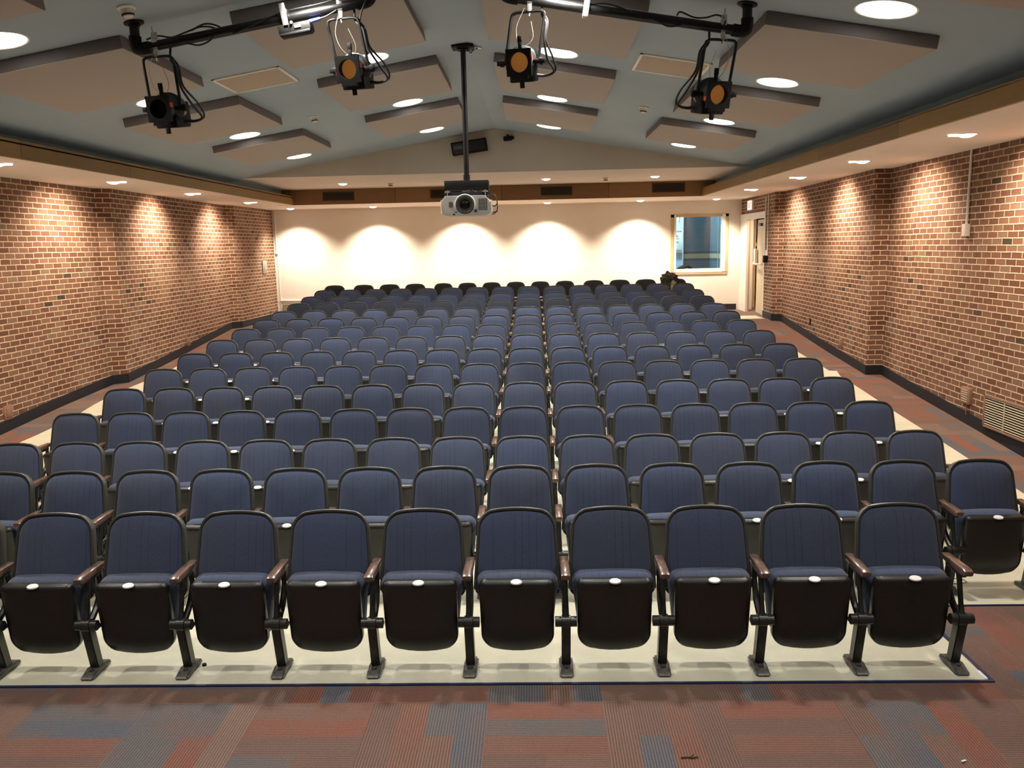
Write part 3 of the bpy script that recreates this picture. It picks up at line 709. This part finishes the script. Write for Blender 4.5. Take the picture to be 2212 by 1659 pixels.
def stage_light(cx,lx,lz,yaw,pitch,lit,lab,lampdz=0,cside=1,clampx=None):
    """cx = clamp x on the pipe; lx, lz = centre of the front plate"""
    z0=pz(cx)
    t=thing('stage_light',(cx,PY_,z0),lab,'stage light')
    # yoke plane hangs straight down; body pivots at its foot
    bc=Vector((lx-cx,0,lz-z0))
    Ry=Euler((0,0,R(yaw))).to_matrix()
    tip=math.atan2(bc.x,-bc.z)
    bm=BM(); box(bm,(0,-.02,.035),(.044,.024,.12),None,.004); box(bm,(0,0,.055),(.036,.09,.022),None,.008); box(bm,(0,.038,.0),(.036,.014,.06),None,.004); box(bm,(bc.x*.06,-.01,-.055),(.034,.03,.06),None,.004)
    cyl(bm,(0,-.01,-.08),(bc.x*.12,-.01,-.115),.008); cyl(bm,(0,-.04,.07),(0,-.055,.13),.006); obj('clamp',bm,M_SILV,t)
    # yoke
    yw=.130; top=Vector((bc.x*.16,-.01,-.085)); dn=(bc-top); 
    def yk(sx,f): 
        p=top+dn*f+Ry@Vector((sx*yw,0,0)); return p
    piv=.98
    pts=[yk(-1,piv),yk(-1,.5),yk(-1,.10),top+dn*.02+Ry@Vector((-yw*.86,0,0)),top+Ry@Vector((-yw*.6,0,0)),top,top+Ry@Vector((yw*.6,0,0)),top+dn*.02+Ry@Vector((yw*.86,0,0)),yk(1,.10),yk(1,.5),yk(1,piv)]
    bm=BM(); tube(bm,pts,.0115,8,4); obj('yoke',bm,M_PIPE,t)
    rot=Ry@Euler((R(pitch),0,0)).to_matrix()
    off=rot@Vector((0,-.10,0))      # front plate sits ahead of the pivot
    def xf(bm_):
        bmesh.ops.transform(bm_,matrix=Matrix.Translation(bc)@rot.to_4x4(),verts=bm_.verts)
    # body: local axis y back
    bm=BM()
    # square front plate with a round opening
    n=32; h=.098; ro=.072
    def plate(y):
        O=[];I=[]
        for k in range(n):
            a=2*PI*k/n; c,s_=math.cos(a),math.sin(a); q=h/max(abs(c),abs(s_))
            O.append(bm.verts.new((c*q,y,s_*q))); I.append(bm.verts.new((c*ro,y,s_*ro)))
        return O,I
    O1,I1=plate(-.115); O2,I2=plate(-.095)
    for k in range(n):
        j=(k+1)%n
        bm.faces.new((O1[k],O1[j],I1[j],I1[k])); bm.faces.new((O2[k],I2[k],I2[j],O2[j])); bm.faces.new((O1[k],O2[k],O2[j],O1[j])); bm.faces.new((I1[k],I1[j],I2[j],I2[k]))
    box(bm,(0,-.10,-.108),(.13,.03,.03),None,.003); xf(bm); obj('front_plate',bm,M_BLACK,t,False)
    bm=BM(); revolve(bm,[(.078,-.096),(.092,-.09),(.095,-.02),(.115,-.01),(.115,.08),(.105,.12),(.075,.16),(.05,.20),(0,.205)],(0,0,0),(0,1,0),28)
    for q in range(3): revolve(bm,[(.116,.0+.022*q),(.122,.004+.022*q),(.116,.008+.022*q)],(0,0,0),(0,1,0),28)
    xf(bm); obj('barrel',bm,M_GREYM,t)
    bm=BM(); box(bm,(0,.06,-.100),(.19,.20,.095),None,.012); box(bm,(0,.15,-.03),(.15,.12,.16),None,.015); xf(bm); obj('lamp_housing',bm,M_BLACK,t)
    bm=BM(); revolve(bm,[(0,-.058),(.05,-.059),(.074,-.054),(.074,-.048),(0,-.048)],(0,0,0),(0,1,0),32); xf(bm); obj('gel_filter' if lit else 'lens',bm,M_GEL if lit else M_GLASSD,t)
    bm=BM(); revolve(bm,[(.0735,-.10),(.0735,-.045),(.076,-.045),(.076,-.10),(.0735,-.10)],(0,0,0),(0,1,0),32); xf(bm); obj('lens_tube',bm,M_BLACK,t)
    # four shutter handles
    for dx,dz in ((0,1),(0,-1),(1,0),(-1,0)):
        d=Vector((dx,0,dz)); side=Vector((dz,0,-dx)); bm=BM()
        for (a,b_,wd,mt_) in ((.085,.150,.030,0),(.140,.190,.036,1)):
            c=d*((a+b_)/2)+Vector((0,-.03,0)); sz=[wd if abs(dx)==0 else b_-a,.016,wd if abs(dz)==0 else b_-a]
            box(bm,c,sz,None,.004)
        xf(bm); obj('shutter_handle',bm,M_BLACK,t)
    bm=BM(); box(bm,(.1,-.09,.025),(.008,.035,.035)); box(bm,(-.1,-.09,-.03),(.008,.035,.03)); xf(bm); obj('red_label',bm,M_RED,t)
    for sx in (-1,1):
        bm=BM(); cyl(bm,(sx*.09,0,0),(sx*.15,0,0),.018); cyl(bm,(sx*.14,0,0),(sx*.17,0,0),.028,seg=8); xf(bm); obj('tilt_knob',bm,M_BLACK,t)
    # power cables: down the yoke side, loop behind the body
    k=cside; A=Vector((k*(yw+.02),.0,0))
    c1=[Vector((k*.10,.03,.0)),top+Ry@Vector((k*.10,.02,-.02)),top+dn*.25+Ry@A,top+dn*.6+Ry@(A*1.05),bc+Ry@Vector((k*.19,.06,.03)),bc+Ry@Vector((k*.23,.12,-.06)),bc+Ry@Vector((k*.15,.12,-.09)),bc+Ry@Vector((k*.06,.10,-.08))]
    bm=BM(); tube(bm,c1,.009,8,6); obj('power_cable',bm,M_CABLE,t)
    c2=[p+Vector((k*.012,.015,.01)) for p in c1]; c2[4]+=Vector((k*.03,0,0)); bm=BM(); tube(bm,c2[1:],.008,8,6); obj('power_cable',bm,M_CABLE,t)
    w1=[top+Vector((-k*.03,0,.03)),top+dn*.3+Vector((-k*.075,-.02,0)),top+dn*.62+Vector((-k*.05,-.03,0)),bc+Vector((0,-.02,.10)),top+dn*.55+Vector((k*.06,-.02,0)),top+dn*.2+Vector((k*.03,-.01,0))]
    bm=BM(); tube(bm,w1,.0022,6,7); obj('safety_wire',bm,M_WIRE,t)
    return t
stage_light(-2.92,-2.88,1.13,-10,10,False,'black stage light with a dark lens, leftmost of the four',cside=1)
stage_light(-1.46,-1.38,1.385,-13,10,True,'black stage light with an orange gel, hung from the left pipe near the ridge',cside=1)
stage_light(.0,-.07,1.405,-12,12,True,'black stage light with an orange gel, hung from the right pipe near the ridge',cside=1)
stage_light(1.475,1.40,1.13,16,12,True,'black stage light with an orange gel, rightmost, near the pipe elbow',cside=-1)

# ------------------------------------------------------------------ chairs
A_=R(14); UPV=Vector((0,math.sin(A_),math.cos(A_))); FWV=Vector((0,-math.cos(A_),math.sin(A_)))
def back_map(s,t,h): return Vector((s,.052,.40))+UPV*t+Vector((s*0,0,0))+FWV*h+Vector((0,-.35*s*s*0+.10*s*s*0,0))
LB=(.92-.40)/math.cos(A_)-.018
def mk_chair():
    me={}
    bm=BM(); ol=rrect(.462,.508,0,LB-.034,.088,.06,.036,0,7); 
    pillow(bm,ol,lambda s,t,h:back_map(s,t,h),.004,6,(1,.98,.955),.040)
    # raised rim
    pts=[back_map(s*.985,t if t>.05 else .05,.004) for s,t in ol]; tube(bm,[pts[-1]]+pts[:]+[pts[0]],.0095,6)
    me['back_shell']=(bm,M_SHELL)
    bm=BM(); ol=rrect(.436,.484,.012,LB-.048,.078,.05,.034,0,7); pillow(bm,ol,lambda s,t,h:back_map(s,t,h+.004),.040,2.6,(1,.99,.97,.93,.87,.78,.65,.5,.3,.15),.01); me['backrest']=(bm,M_NAVY)
    # seat, folded up
    def seatm(s,t,h): return Vector((s,-.100+.035*(1-t/.46)*0+.02*(t/.46-1)*-1*0,.145+t))+Vector((0,-h,0))
    bm=BM(); ol=rrect(.475,.42,.0,.392,.06,.09,.012,.03,6); pillow(bm,ol,lambda s,t,h:Vector((s,.0-h+(.42-t)*.10,.175+t)),.085,6,(1,.99,.97,.93,.85,.7,.4),.035); me['seat_cushion']=(bm,M_NAVY)
    bm=BM(); ol=rrect(.430,.424,.0,.415,.036,.070,.0,.038,6); pillow(bm,ol,lambda s,t,h:Vector((s,-.088-h+(.40-t)*.085-.012*math.exp(-((t-.395)/.03)**2),.152+t)),.036,5,(1,.992,.98,.96,.93,.89,.84,.75,.6,.4,.2),.03)
    me['seat_pan']=(bm,M_PLAST)
    bm=BM(); revolve(bm,[(0,.004),(.028,.0035),(.031,0),(.031,-.004)],(0,0,0),(0,0,1),20)
    bmesh.ops.transform(bm,matrix=Matrix.Translation((0,-.122,.5665))@Euler((R(14),0,0)).to_matrix().to_4x4()@Matrix.Diagonal((1.08,.80,1,1)),verts=bm.verts); me['number_plate']=(bm,M_PLATE)
    def std(sx):
        q={}
        bm=BM(); n=6; ol=[]
        for (y0,a0) in ((-.125,PI),(.13,0)):
            pass
        prof=[(-.150,.598),(-.146,.612),(-.125,.621),(.0,.623),(.13,.620),(.145,.610),(.145,.592),(.05,.582),(-.12,.576),(-.145,.584)]
        rings=[]
        for f,k in ((-1,.55),(-.92,.86),(-.6,1),(.6,1),(.92,.86),(1,.55)):
            cyy=0;cz_=.60
            rings.append([bm.verts.new((sx+f*.026,cyy+(y-cyy)*(.985 if k<.9 else 1)*(1 if k>.6 else .985),cz_+(z-cz_)*k)) for y,z in prof])
        for a,c in zip(rings,rings[1:]):
            for i in range(len(prof)): bm.faces.new((a[i],a[(i+1)%len(prof)],c[(i+1)%len(prof)],c[i]))
        bm.faces.new(rings[0][::-1]); bm.faces.new(rings[-1]); q['armrest']=(bm,M_ARM)
        bm=BM(); box(bm,(sx,.0,.572),(.028,.20,.03),None,.006); tube(bm,[(sx,-.035,.57),(sx,-.055,.50),(sx,-.082,.40),(sx,-.105,.325)],[.017,.015,.0145,.018],8,4)
        tube(bm,[(sx,.08,.57),(sx,.085,.48),(sx,.03,.38),(sx,-.07,.31)],[.016,.016,.02,.02],8,4); q['arm_post']=(bm,M_STEEL)
        bm=BM()
        for a,c,r in ((-.062,-.026,.030),(-.024,.024,.037),(.026,.062,.030)): cyl(bm,(sx+a,-.100,.315),(sx+c,-.100,.315),r,seg=18)
        box(bm,(sx,-.07,.295),(.12,.05,.022),None,.004); q['hinge']=(bm,M_STEEL)
        bm=BM(); 
        P0=[(-.132,.31),(-.062,.31),(-.005,.02),(-.070,.02)]
        prism(bm,P0,lambda y,z:(sx-.026,y,z),lambda y,z:(sx+.026,y,z)); bmesh.ops.bevel(bm,geom=list(bm.edges),offset=.007,segments=2,affect='EDGES'); q['leg']=(bm,M_STEEL)
        bm=BM(); F0=[(-.165,0),(-.168,.012),(-.158,.020),(-.075,.034),(-.02,.036),(.05,.024),(.058,.015),(.056,0)]
        prism(bm,F0,lambda y,z:(sx-.040,y,z),lambda y,z:(sx+.040,y,z)); bmesh.ops.bevel(bm,geom=[e for e in bm.edges if abs(e.verts[0].co.x-e.verts[1].co.x)<1e-5],offset=.010,segments=2,affect='EDGES')
        cyl(bm,(sx,-.10,.028),(sx,-.10,.040),.012,seg=10); q['foot']=(bm,M_FOOT)
        return q
    return me,std
SP=.5588; X0=-.13
me,std=mk_chair()
meshes={}
def tomesh(name,bm,mt):
    bmesh.ops.recalc_face_normals(bm,faces=bm.faces); m_=D.meshes.new(name); bm.to_mesh(m_); bm.free(); m_.materials.append(mt)
    for p in m_.polygons: p.use_smooth=True
    m_.set_sharp_from_angle(angle=R(42)); return m_
for k,(bm,mt) in me.items(): meshes[k]=tomesh(k,bm,mt)
SL_={k:tomesh(k,*v) for k,v in std(-SP/2).items()}; SR_={k:tomesh(k,*v) for k,v in std(SP/2).items()}
def chair(x,i,lab,last,sx=1.0,mats=None,grp=''):
    z=fl(YT[i]-.2)
    t=thing('auditorium_chair',(x,YT[i]-.2,z),lab,'chair',0,grp); t.scale=(sx,1,1)
    def add(nm,m_,par=t):
        o=D.objects.new(nm,m_); C.objects.link(o); o.parent=par; return o
    for k in ('back_shell','backrest','seat_cushion','seat_pan'):
        o=add(k,meshes[k])
        if mats and k in ('backrest','seat_cushion'):
            o.data=mats[k]
        if k=='seat_pan': add('number_plate',meshes['number_plate'],o)
    for k,m_ in SL_.items(): add(k,m_)
    if last:
        for k,m_ in SR_.items(): add(k,m_)
    # tiny unevenness between seats
    t.rotation_euler[2]=R(random.uniform(-.5,.5))
dn_={}; ch_={}
for k in ('backrest','seat_cushion'):
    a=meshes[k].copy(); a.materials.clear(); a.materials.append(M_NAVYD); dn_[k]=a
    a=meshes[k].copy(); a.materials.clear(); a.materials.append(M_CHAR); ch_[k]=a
for i in range(14):
    ks=range(-6,5) if i==0 else (range(-7,7) if i==1 else range(-8,7))
    if i==0: ks=list(ks)
    n=len(list(ks))
    for j,k in enumerate(ks):
        pos='leftmost' if j==0 else ('rightmost' if j==n-1 else ORD[j+1]+' from the left')
        col='dark navy' if i==11 else 'navy'
        if i==0 and j==n-1: extra=', beside the aisle carpet'
        elif i==1 and j==n-1: extra=', standing out past the front row'
        else: extra=''
        lab='%s folding auditorium chair, %s in the %s row%s%s'%(col,pos,ROW[i],'' if i==0 or extra else ' from the front',extra)
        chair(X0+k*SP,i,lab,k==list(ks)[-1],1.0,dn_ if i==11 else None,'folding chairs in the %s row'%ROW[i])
xs=[-4.659,-3.975,-3.368,-2.773,-2.114,-1.553,-.993,-.434,.135,.703,1.367,1.965,2.563,3.255]
for j,x in enumerate(xs):
    wide=j<4 or j>9
    pos='leftmost' if j==0 else ('rightmost' if j==13 else ORD[j+1]+' from the left')
    chair(x,14,'black folding auditorium chair, %s in the last row by the wall%s'%(pos,', under the coat' if j==13 else ''),j in (0,3,9,12,13),1.02 if wide else .92,ch_,'black chairs in the last row')

# coat over the last chair
t=thing('coat',(3.10,19.22,fl(19.1)+.60),'crumpled olive green coat draped over the last chair of the rear row','coat'); t.scale=(.74,1,1)
from mathutils import noise as NZ
def lump(c,s,seed,nz=.35,fr=3.2,sub=4):
    bm=BM(); bmesh.ops.create_icosphere(bm,subdivisions=sub,radius=1)
    for v in bm.verts:
        d=v.co.normalized(); k=1+nz*NZ.noise(d*fr+Vector((seed,seed*2,0)))+nz*.5*NZ.noise(Vector((d.x*9,d.y*9,d.z*2.5))+Vector((seed,0,3)))
        p=d*k; v.co=Vector((c[0]+p.x*s[0],c[1]+p.y*s[1],c[2]+p.z*s[2]))
    return bm
bm=lump((0,0,.30),(.25,.17,.15),1.7); obj('body',bm,M_COAT,t,True,None,180)
bm=lump((-.04,-.02,.10),(.19,.15,.24),4.1); obj('sleeve',bm,M_COAT,t,True,None,180)
bm=lump((-.06,0,.45),(.05,.05,.045),2.2,.3); obj('collar',bm,M_COAT,t,True,None,180)
bm=lump((.08,-.09,.10),(.13,.11,.20),6.3,.4); obj('lining',bm,M_LINING,t,True,None,180)

# ------------------------------------------------------------------ rear window and booth behind
b=BM()
ebox(b,(WX0-.001,YR-.03,WZ0-.06),(WX0+.05,YR+.16,WZ1+.05)); ebox(b,(WX1-.03,YR-.03,WZ0-.06),(WX1+.05,YR+.16,WZ1+.05)); ebox(b,(WX0,YR-.02,WZ0-.07),(WX1,YR+.16,WZ0+.02))
wn=struct('window_1',BM() if 0 else b,M_FRAME)
b=BM()
ebox(b,(3.475,YR-.022,-.74),(3.555,YR+.005,.70)); ebox(b,(4.855,YR-.022,-.10),(4.925,YR+.005,.70)); ebox(b,(4.855,YR-.022,-.74),(4.925,YR+.005,-.10)); ebox(b,(3.475,YR-.022,.635),(4.925,YR+.005,.71))
o=obj('window_frame',b,M_TAN,wn,False)
b=BM(); ebox(b,(3.50,YR-.022,-.80),(4.92,YR+.0,-.765)); obj('window_sill',b,M_TAN,wn,False)
b=BM(); ebox(b,(WX0+.04,YR+.08,WZ0),(WX1,YR+.086,WZ1)); obj('pane',b,M_GLASS,wn,False)
# booth room
b=BM(); uvl=b.loops.layers.uv.verify()
def uvquad(p,q,z0,z1):
    f=b.faces.new([b.verts.new((p[0],p[1],z0)),b.verts.new((q[0],q[1],z0)),b.verts.new((q[0],q[1],z1)),b.verts.new((p[0],p[1],z1))]); L=math.hypot(q[0]-p[0],q[1]-p[1])
    for lp,c in zip(f.loops,((0,z0),(L,z0),(L,z1),(0,z1))): lp[uvl].uv=c
uvquad((4.19,23.6),(4.93,23.6),-1.75,1.6); uvquad((4.93,23.6),(5.02,23.0),-1.75,1.6); uvquad((5.03,23.0),(5.12,21.56),-1.75,1.6)
uvquad((4.19,23.6),(4.65,24.6),-1.75,1.6)
struct('wall_booth',b,M_BOOTH)
b=BM(); uvl=b.loops.layers.uv.verify(); uvquad((2.8,24.6),(4.65,24.6),-1.75,1.6); uvquad((2.8,21.56),(2.8,24.6),-1.75,1.6); struct('wall_booth_far',b,[M_LBLUE])
b=BM(); ebox(b,(2.75,21.56,1.5),(5.2,24.7,1.6)); struct('ceiling',b,M_SOFF,label='ceiling of the small booth behind the window')
b=BM(); ebox(b,(4.20,24.56,.62),(4.225,24.6,1.45)); ebox(b,(4.165,23.58,-1.75),(4.195,23.62,1.5)); ebox(b,(5.015,22.98,-1.7),(5.03,23.0,1.5)); struct('trim_6',b,M_FRAME)
t=thing('poster_board',(4.09,24.5,0),'pale board with grey print seen through the window','board')
bm=BM(); box(bm,(0,0,.05),(.50,.04,.66),None,.004); obj('board',bm,M_PAPER,t)
bm=BM(); 
for z,w_ in ((.33,.40),(-.22,.40)): box(bm,(0,-.022,z),(w_,.006,.05))
for z,w_,x in ((.17,.09,.05),(.12,.14,.06),(.04,.10,.06),(-.0,.12,.06)): box(bm,(x,-.022,z),(w_,.005,.022))
prism(bm,[(-.01,.19),(.05,.24),(.11,.19)],lambda x,z:(x,-.025,z),lambda x,z:(x,-.02,z))
obj('print',bm,M_INK,t,False)
lb=D.lights.new('booth_lamp','AREA'); lb.shape='DISK'; lb.size=.5; lb.energy=105; lb.color=(.85,.95,1)
t=thing('booth_light',(3.6,23.6,1.49),'ceiling light of the booth behind the window','ceiling light')
bm=BM(); disc(bm,.25,-.004); obj('lens',bm,M_LENS,t)
o=D.objects.new('lamp',lb); C.objects.link(o); o.parent=t; o.location=(0,0,-.02)
t=thing('gloves',(3.88,YR+.03,WZ0+.02),'black crumpled gloves lying on the window ledge','gloves')
bm=lump((-.06,0,.06),(.15,.04,.055),3.3,.5,3,3); bmesh.ops.rotate(bm,verts=bm.verts,cent=(0,0,0),matrix=Matrix.Rotation(R(-18),3,'Y')); obj('left_glove',bm,M_BLACK,t,True,None,180)
bm=lump((.10,0,.045),(.05,.035,.045),5.3,.5,3,3); obj('right_glove',bm,M_BLACK,t,True,None,180)

# ------------------------------------------------------------------ exit door in the right wall
dz=-1.722
b=BM()
ebox(b,(5.215,19.13,.52),(5.30,YR,.66)); ebox(b,(5.225,19.13,dz),(5.30,19.20,.55)); ebox(b,(5.23,20.75,dz),(5.28,YR,.53))
dr=struct('door_1',b,M_FRAME,label='white framed exit door opening')
th=R(6.2); hx,hy=5.285,19.24
def dl(u,v,z): return (hx+math.sin(th)*u+math.cos(th)*v, hy+math.cos(th)*u-math.sin(th)*v, z)   # u along the leaf, v outward
b=BM(); prism(b,[(0,0),(1.25,0),(1.25,.045),(0,.045)],lambda u,v:dl(u,v,dz+.01),lambda u,v:dl(u,v,.50)); lf=obj('door_leaf',b,M_CREAM,dr,False)
b=BM(); 
tube(b,[dl(.12,-.01,-.52),dl(.14,-.10,-.53),dl(1.08,-.10,-.53),dl(1.14,-.01,-.46)],.024,8,3)
box(b,dl(1.12,-.05,-.36),(.07,.12,.36),None,.012); obj('panic_bar',b,M_PLASTW,lf)
b=BM(); box(b,dl(.5,-.05,.38),(.05,.20,.07),None,.006); obj('door_closer',b,M_GREYM,lf)
b=BM(); cyl(b,dl(1.18,-.03,-.12),dl(1.18,-.03,-.04),.02); obj('door_pull',b,M_SILV,lf)
# corridor beyond the door
b=BM(); ebox(b,(6.75,18.5,dz),(6.85,26,1.2)); ebox(b,(5.56,25.9,dz),(6.85,26,1.2)); ebox(b,(5.56,18.5,dz),(6.85,18.6,1.2)); ebox(b,(5.5,21.56,dz),(5.56,26,1.2)); struct('wall_corridor',b,M_DOORW)
b=BM(); ebox(b,(5.5,18.5,1.0),(6.9,26,1.1)); struct('ceiling',b,M_GABLE,label='corridor ceiling beyond the exit door')
b=BM(); ebox(b,(5.29,20.80,dz),(5.335,20.86,.62)); ebox(b,(5.70,22.0,dz),(5.79,22.1,.62)); ebox(b,(5.60,21.7,dz),(5.64,21.8,.62)); struct('trim_7',b,M_TAN)
t=thing('corridor_light',(6.2,20.2,.99),'ceiling light in the corridor beyond the exit door','ceiling light')
bm=BM(); disc(bm,.12,-.004); obj('lens',bm,M_LENSW,t); add_lamp('lamp','AREA',t,70,COL_WARM,.24,160,(0,0,-.02))
# exit sign
t=thing('exit_sign',(5.235,20.34,.85),'lit exit sign on the bricks above the door','exit sign')
bm=BM(); box(bm,(-.03,0,0),(.06,.44,.24),None,.008); obj('housing',bm,M_FRAME,t)
bm=BM(); box(bm,(-.061,0,0),(.004,.40,.20)); obj('face',bm,M_EXITW,t,False)
bm=BM()
def bar(y,z,dy,dz_,rot=0): box(bm,(-.064,y,z),(.004,dy,dz_),Euler((rot,0,0)).to_matrix())
# letters read from the room: y runs away from the camera, text runs toward smaller y seen from -x ... E X I T
def L_(c): return .15-c
for c in (0,):
    y=L_(.0); bar(y,0,.016,.13); bar(y-.025,.058,.05,.016); bar(y-.022,0,.042,.016); bar(y-.025,-.058,.05,.016)
    y=L_(.12); bar(y,0,.016,.14,R(28)); bar(y,0,.016,.14,R(-28))
    y=L_(.20); bar(y,0,.016,.13)
    y=L_(.275); bar(y,0,.016,.13); bar(y,.058,.075,.016)
obj('lettering',bm,M_EXITR,t,False)
# conduits on the right wall
def conduit(x,y,z0,z1,lab,r=.014,boxes=()):
    t=thing('conduit',(x,y,z1),lab,'conduit')
    bm=BM(); tube(bm,[(-.012,0,0),(-.016,0,-.05),(-.016,0,z0-z1)],r,10); 
    for f in (.3,.7): box(bm,(-.012,0,(z0-z1)*f),(.014,.05,.014),None,.002)
    obj('tube',bm,M_FRAME,t); return t
t=conduit(5.325,10.46,.15,ZC,'white conduit running down the near right brick bay')
t=thing('pull_station',(5.325,10.46,.08),'small cream box with a red side at the foot of the conduit','wall box')
bm=BM(); box(bm,(-.03,-.02,0),(.06,.09,.15),None,.006); obj('housing',bm,M_PLASTW,t)
bm=BM(); box(bm,(-.026,.045,.0),(.05,.04,.10),None,.006); obj('red_side',bm,M_RED,t)
conduit(5.232,18.86,-.30,ZC,'white conduit beside the far right brick corner, nearer of two')
conduit(5.236,19.07,-.30,.98,'white conduit beside the door frame, farther of two')
t=thing('wall_phone_box',(5.23,18.88,-.40),'small black box under the conduits by the exit door','wall box')
bm=BM(); box(bm,(-.05,0,0),(.09,.11,.16),None,.008); obj('housing',bm,M_BLACK,t)
bm=BM(); prism(bm,[(-.05,.08),(.05,.08),(0,.2)],lambda y,z:(-.05,y,z),lambda y,z:(-.01,y,z)); obj('top_cover',bm,M_FRAME,t,False)
# right wall grille, small louvred box, outlets
def wallx(P,y):
    for (a,c) in zip(P,P[1:]):
        if a[1]<=y<=c[1] and c[1]>a[1]: return a[0]+(c[0]-a[0])*(y-a[1])/(c[1]-a[1])
    return P[-1][0]
gy0,gy1,gz=7.9,9.69,-2.02
t=thing('wall_grille',(wallx(RP,8.8),(gy0+gy1)/2,gz),'large beige louvred grille low on the near right brick wall','wall grille')
L=gy1-gy0; H_=.34; sl=-.045  # follows the floor
bm=BM(); box(bm,(-.003,0,0),(.02,L,H_)); obj('backing',bm,M_VDARK,t,False)
bm=BM()
for y,z,dy,dz_ in ((0,H_/2+.012,L+.05,.024),(0,-H_/2-.012,L+.05,.024),(-L/2-.012,0,.024,H_+.05),(L/2+.012,0,.024,H_+.05)): box(bm,(-.015,y,z),(.035,dy,dz_),None,.003)
obj('frame',bm,M_BRKP,t)
bm=BM()
for i in range(12): box(bm,(-.018,0,-H_/2+H_*(i+.5)/12),(.016,L,.010),Euler((0,R(30),0)).to_matrix())
obj('louvre',bm,M_GRILLE,t,False)['kind']='stuff'
bm=BM()
for i in range(1,4): box(bm,(-.026,-L/2+L*i/4+.04,0),(.012,.012,H_))
obj('mullion',bm,M_GRILLE,t,False)
t=thing('louvred_box',(wallx(RP,10.17),10.17,-1.93),'small louvred box on the bricks beside the large grille','wall box')
bm=BM(); box(bm,(-.02,0,0),(.05,.21,.20),None,.006); obj('housing',bm,M_BRKP,t)
bm=BM()
for i in range(6): box(bm,(-.047,0,-.07+.028*i),(.006,.13,.010))
obj('louvre',bm,M_GRILLE,t,False)
bm=BM(); tube(bm,[(-.02,-.02,-.1),(-.03,-.03,-.17),(-.02,-.02,-.24)],.008,8,4); obj('cable',bm,M_BRKP,t)
def outlet(P,y,z,s,mt,lab,hx_=1):
    t=thing('wall_outlet',(wallx(P,y),y,z),lab,'outlet'); k=1 if P is LP else -1
    bm=BM(); box(bm,(k*.008,0,0),(.02,s[0],s[1]),None,.004); obj('cover',bm,mt,t)
    bm=BM(); box(bm,(k*.020,0,0),(.004,s[0]*.5,s[1]*.6),None,.001); obj('socket',bm,M_BRKP if mt is M_BRKP else M_GREYP,t)
outlet(LP,10.5,-2.02,(.17,.19),M_BRKP,'brick-coloured outlet cover low on the near left brick wall')
outlet(LP,16.0,-1.71,(.17,.17),M_BRKP,'brick-coloured outlet cover low on the middle left brick bay')
outlet(RP,14.2,-1.74,(.16,.16),M_BRKP,'brick-coloured outlet cover low on the middle right brick bay')
outlet(RP,16.1,-1.55,(.09,.12),M_BLACK,'small dark outlet on the right bricks near the far corner')
outlet(LP,20.6,-.38,(.33,.32),M_GREYP,'grey metal plate on the left bricks beside the rear corner')
# things on the rear wall, left corner
t=thing('cable_raceway',(-6.62,YR,ZC),'thin white raceway down the rear left corner','raceway')
bm=BM(); box(bm,(0,-.012,-.52),(.03,.024,1.04),None,.004); box(bm,(.01,-.02,-1.08),(.06,.04,.07),None,.006); obj('channel',bm,M_FRAME,t)
t=thing('wall_board',(-6.3,YR,0),'tall white board edge standing by the rear left corner','board')
bm=BM(); box(bm,(-.30,-.008,-.85),(.02,.016,1.75),None,.002); box(bm,(.15,-.012,-1.27),(.95,.024,.03),None,.003); obj('edge_strip',bm,M_FRAME,t)
t=thing('wall_heater',(-5.95,YR,-1.53),'low slatted grille under the white ledge in the rear left corner','heater')
bm=BM(); box(bm,(0,-.02,0),(1.2,.05,.40),None,.006); obj('housing',bm,M_GREYP,t)
bm=BM()
for i in range(9): box(bm,(0,-.05,-.16+.04*i),(1.14,.012,.016))
obj('slat',bm,M_GRILLE,t,False)['kind']='stuff'

# ------------------------------------------------------------------ bits on the floor
t=obj('twig',BM() if 0 else (lambda bm:(tube(bm,[(-.045,0,.005),(-.015,.004,.006),(.01,0,.005),(.04,.008,.007)],.0035,6,3),tube(bm,[(.0,0,.008),(.02,.02,.01)],.004,6),bm)[-1])(BM()),M_DOORW,None,True,(.71,3.64,fl(3.6))); tag(t,'small dark twig lying on the front carpet','debris')
t=obj('paper_scrap',(lambda bm:(box(bm,(0,0,.004),(.035,.010,.004),Euler((0,.2,.6)).to_matrix()),bm)[-1])(BM()),M_PLATE,None,False,(1.99,3.61,fl(3.6))); tag(t,'tiny white paper scrap on the right of the front carpet','debris')
t=obj('bottle_cap',(lambda bm:(revolve(bm,[(0,.012),(.012,.012),(.013,0),(0,0)],(0,0,0),(0,0,1),16),bm)[-1])(BM()),M_BLACK,None,True,(-2.02,4.57,fl(4.57))); tag(t,'tiny black cap on the pale floor between the front left chair feet','debris')
t=obj('loose_wire',(lambda bm:(tube(bm,[(-.10,.03,.004),(-.02,-.03,.004),(.08,-.01,.004),(.07,.05,.004),(-.02,.06,.004),(-.06,.02,.006),(.0,-.01,.006)],.0022,6,6),bm)[-1])(BM()),M_CABLE,None,True,(3.06,5.85,fl(5.85))); tag(t,'thin dark wire loop on the pale floor at the right of the second row','wire')

# ------------------------------------------------------------------ lift the room so the floor lies near zero
for o in list(C.objects):
    if o.parent is None: o.location.z+=ZO
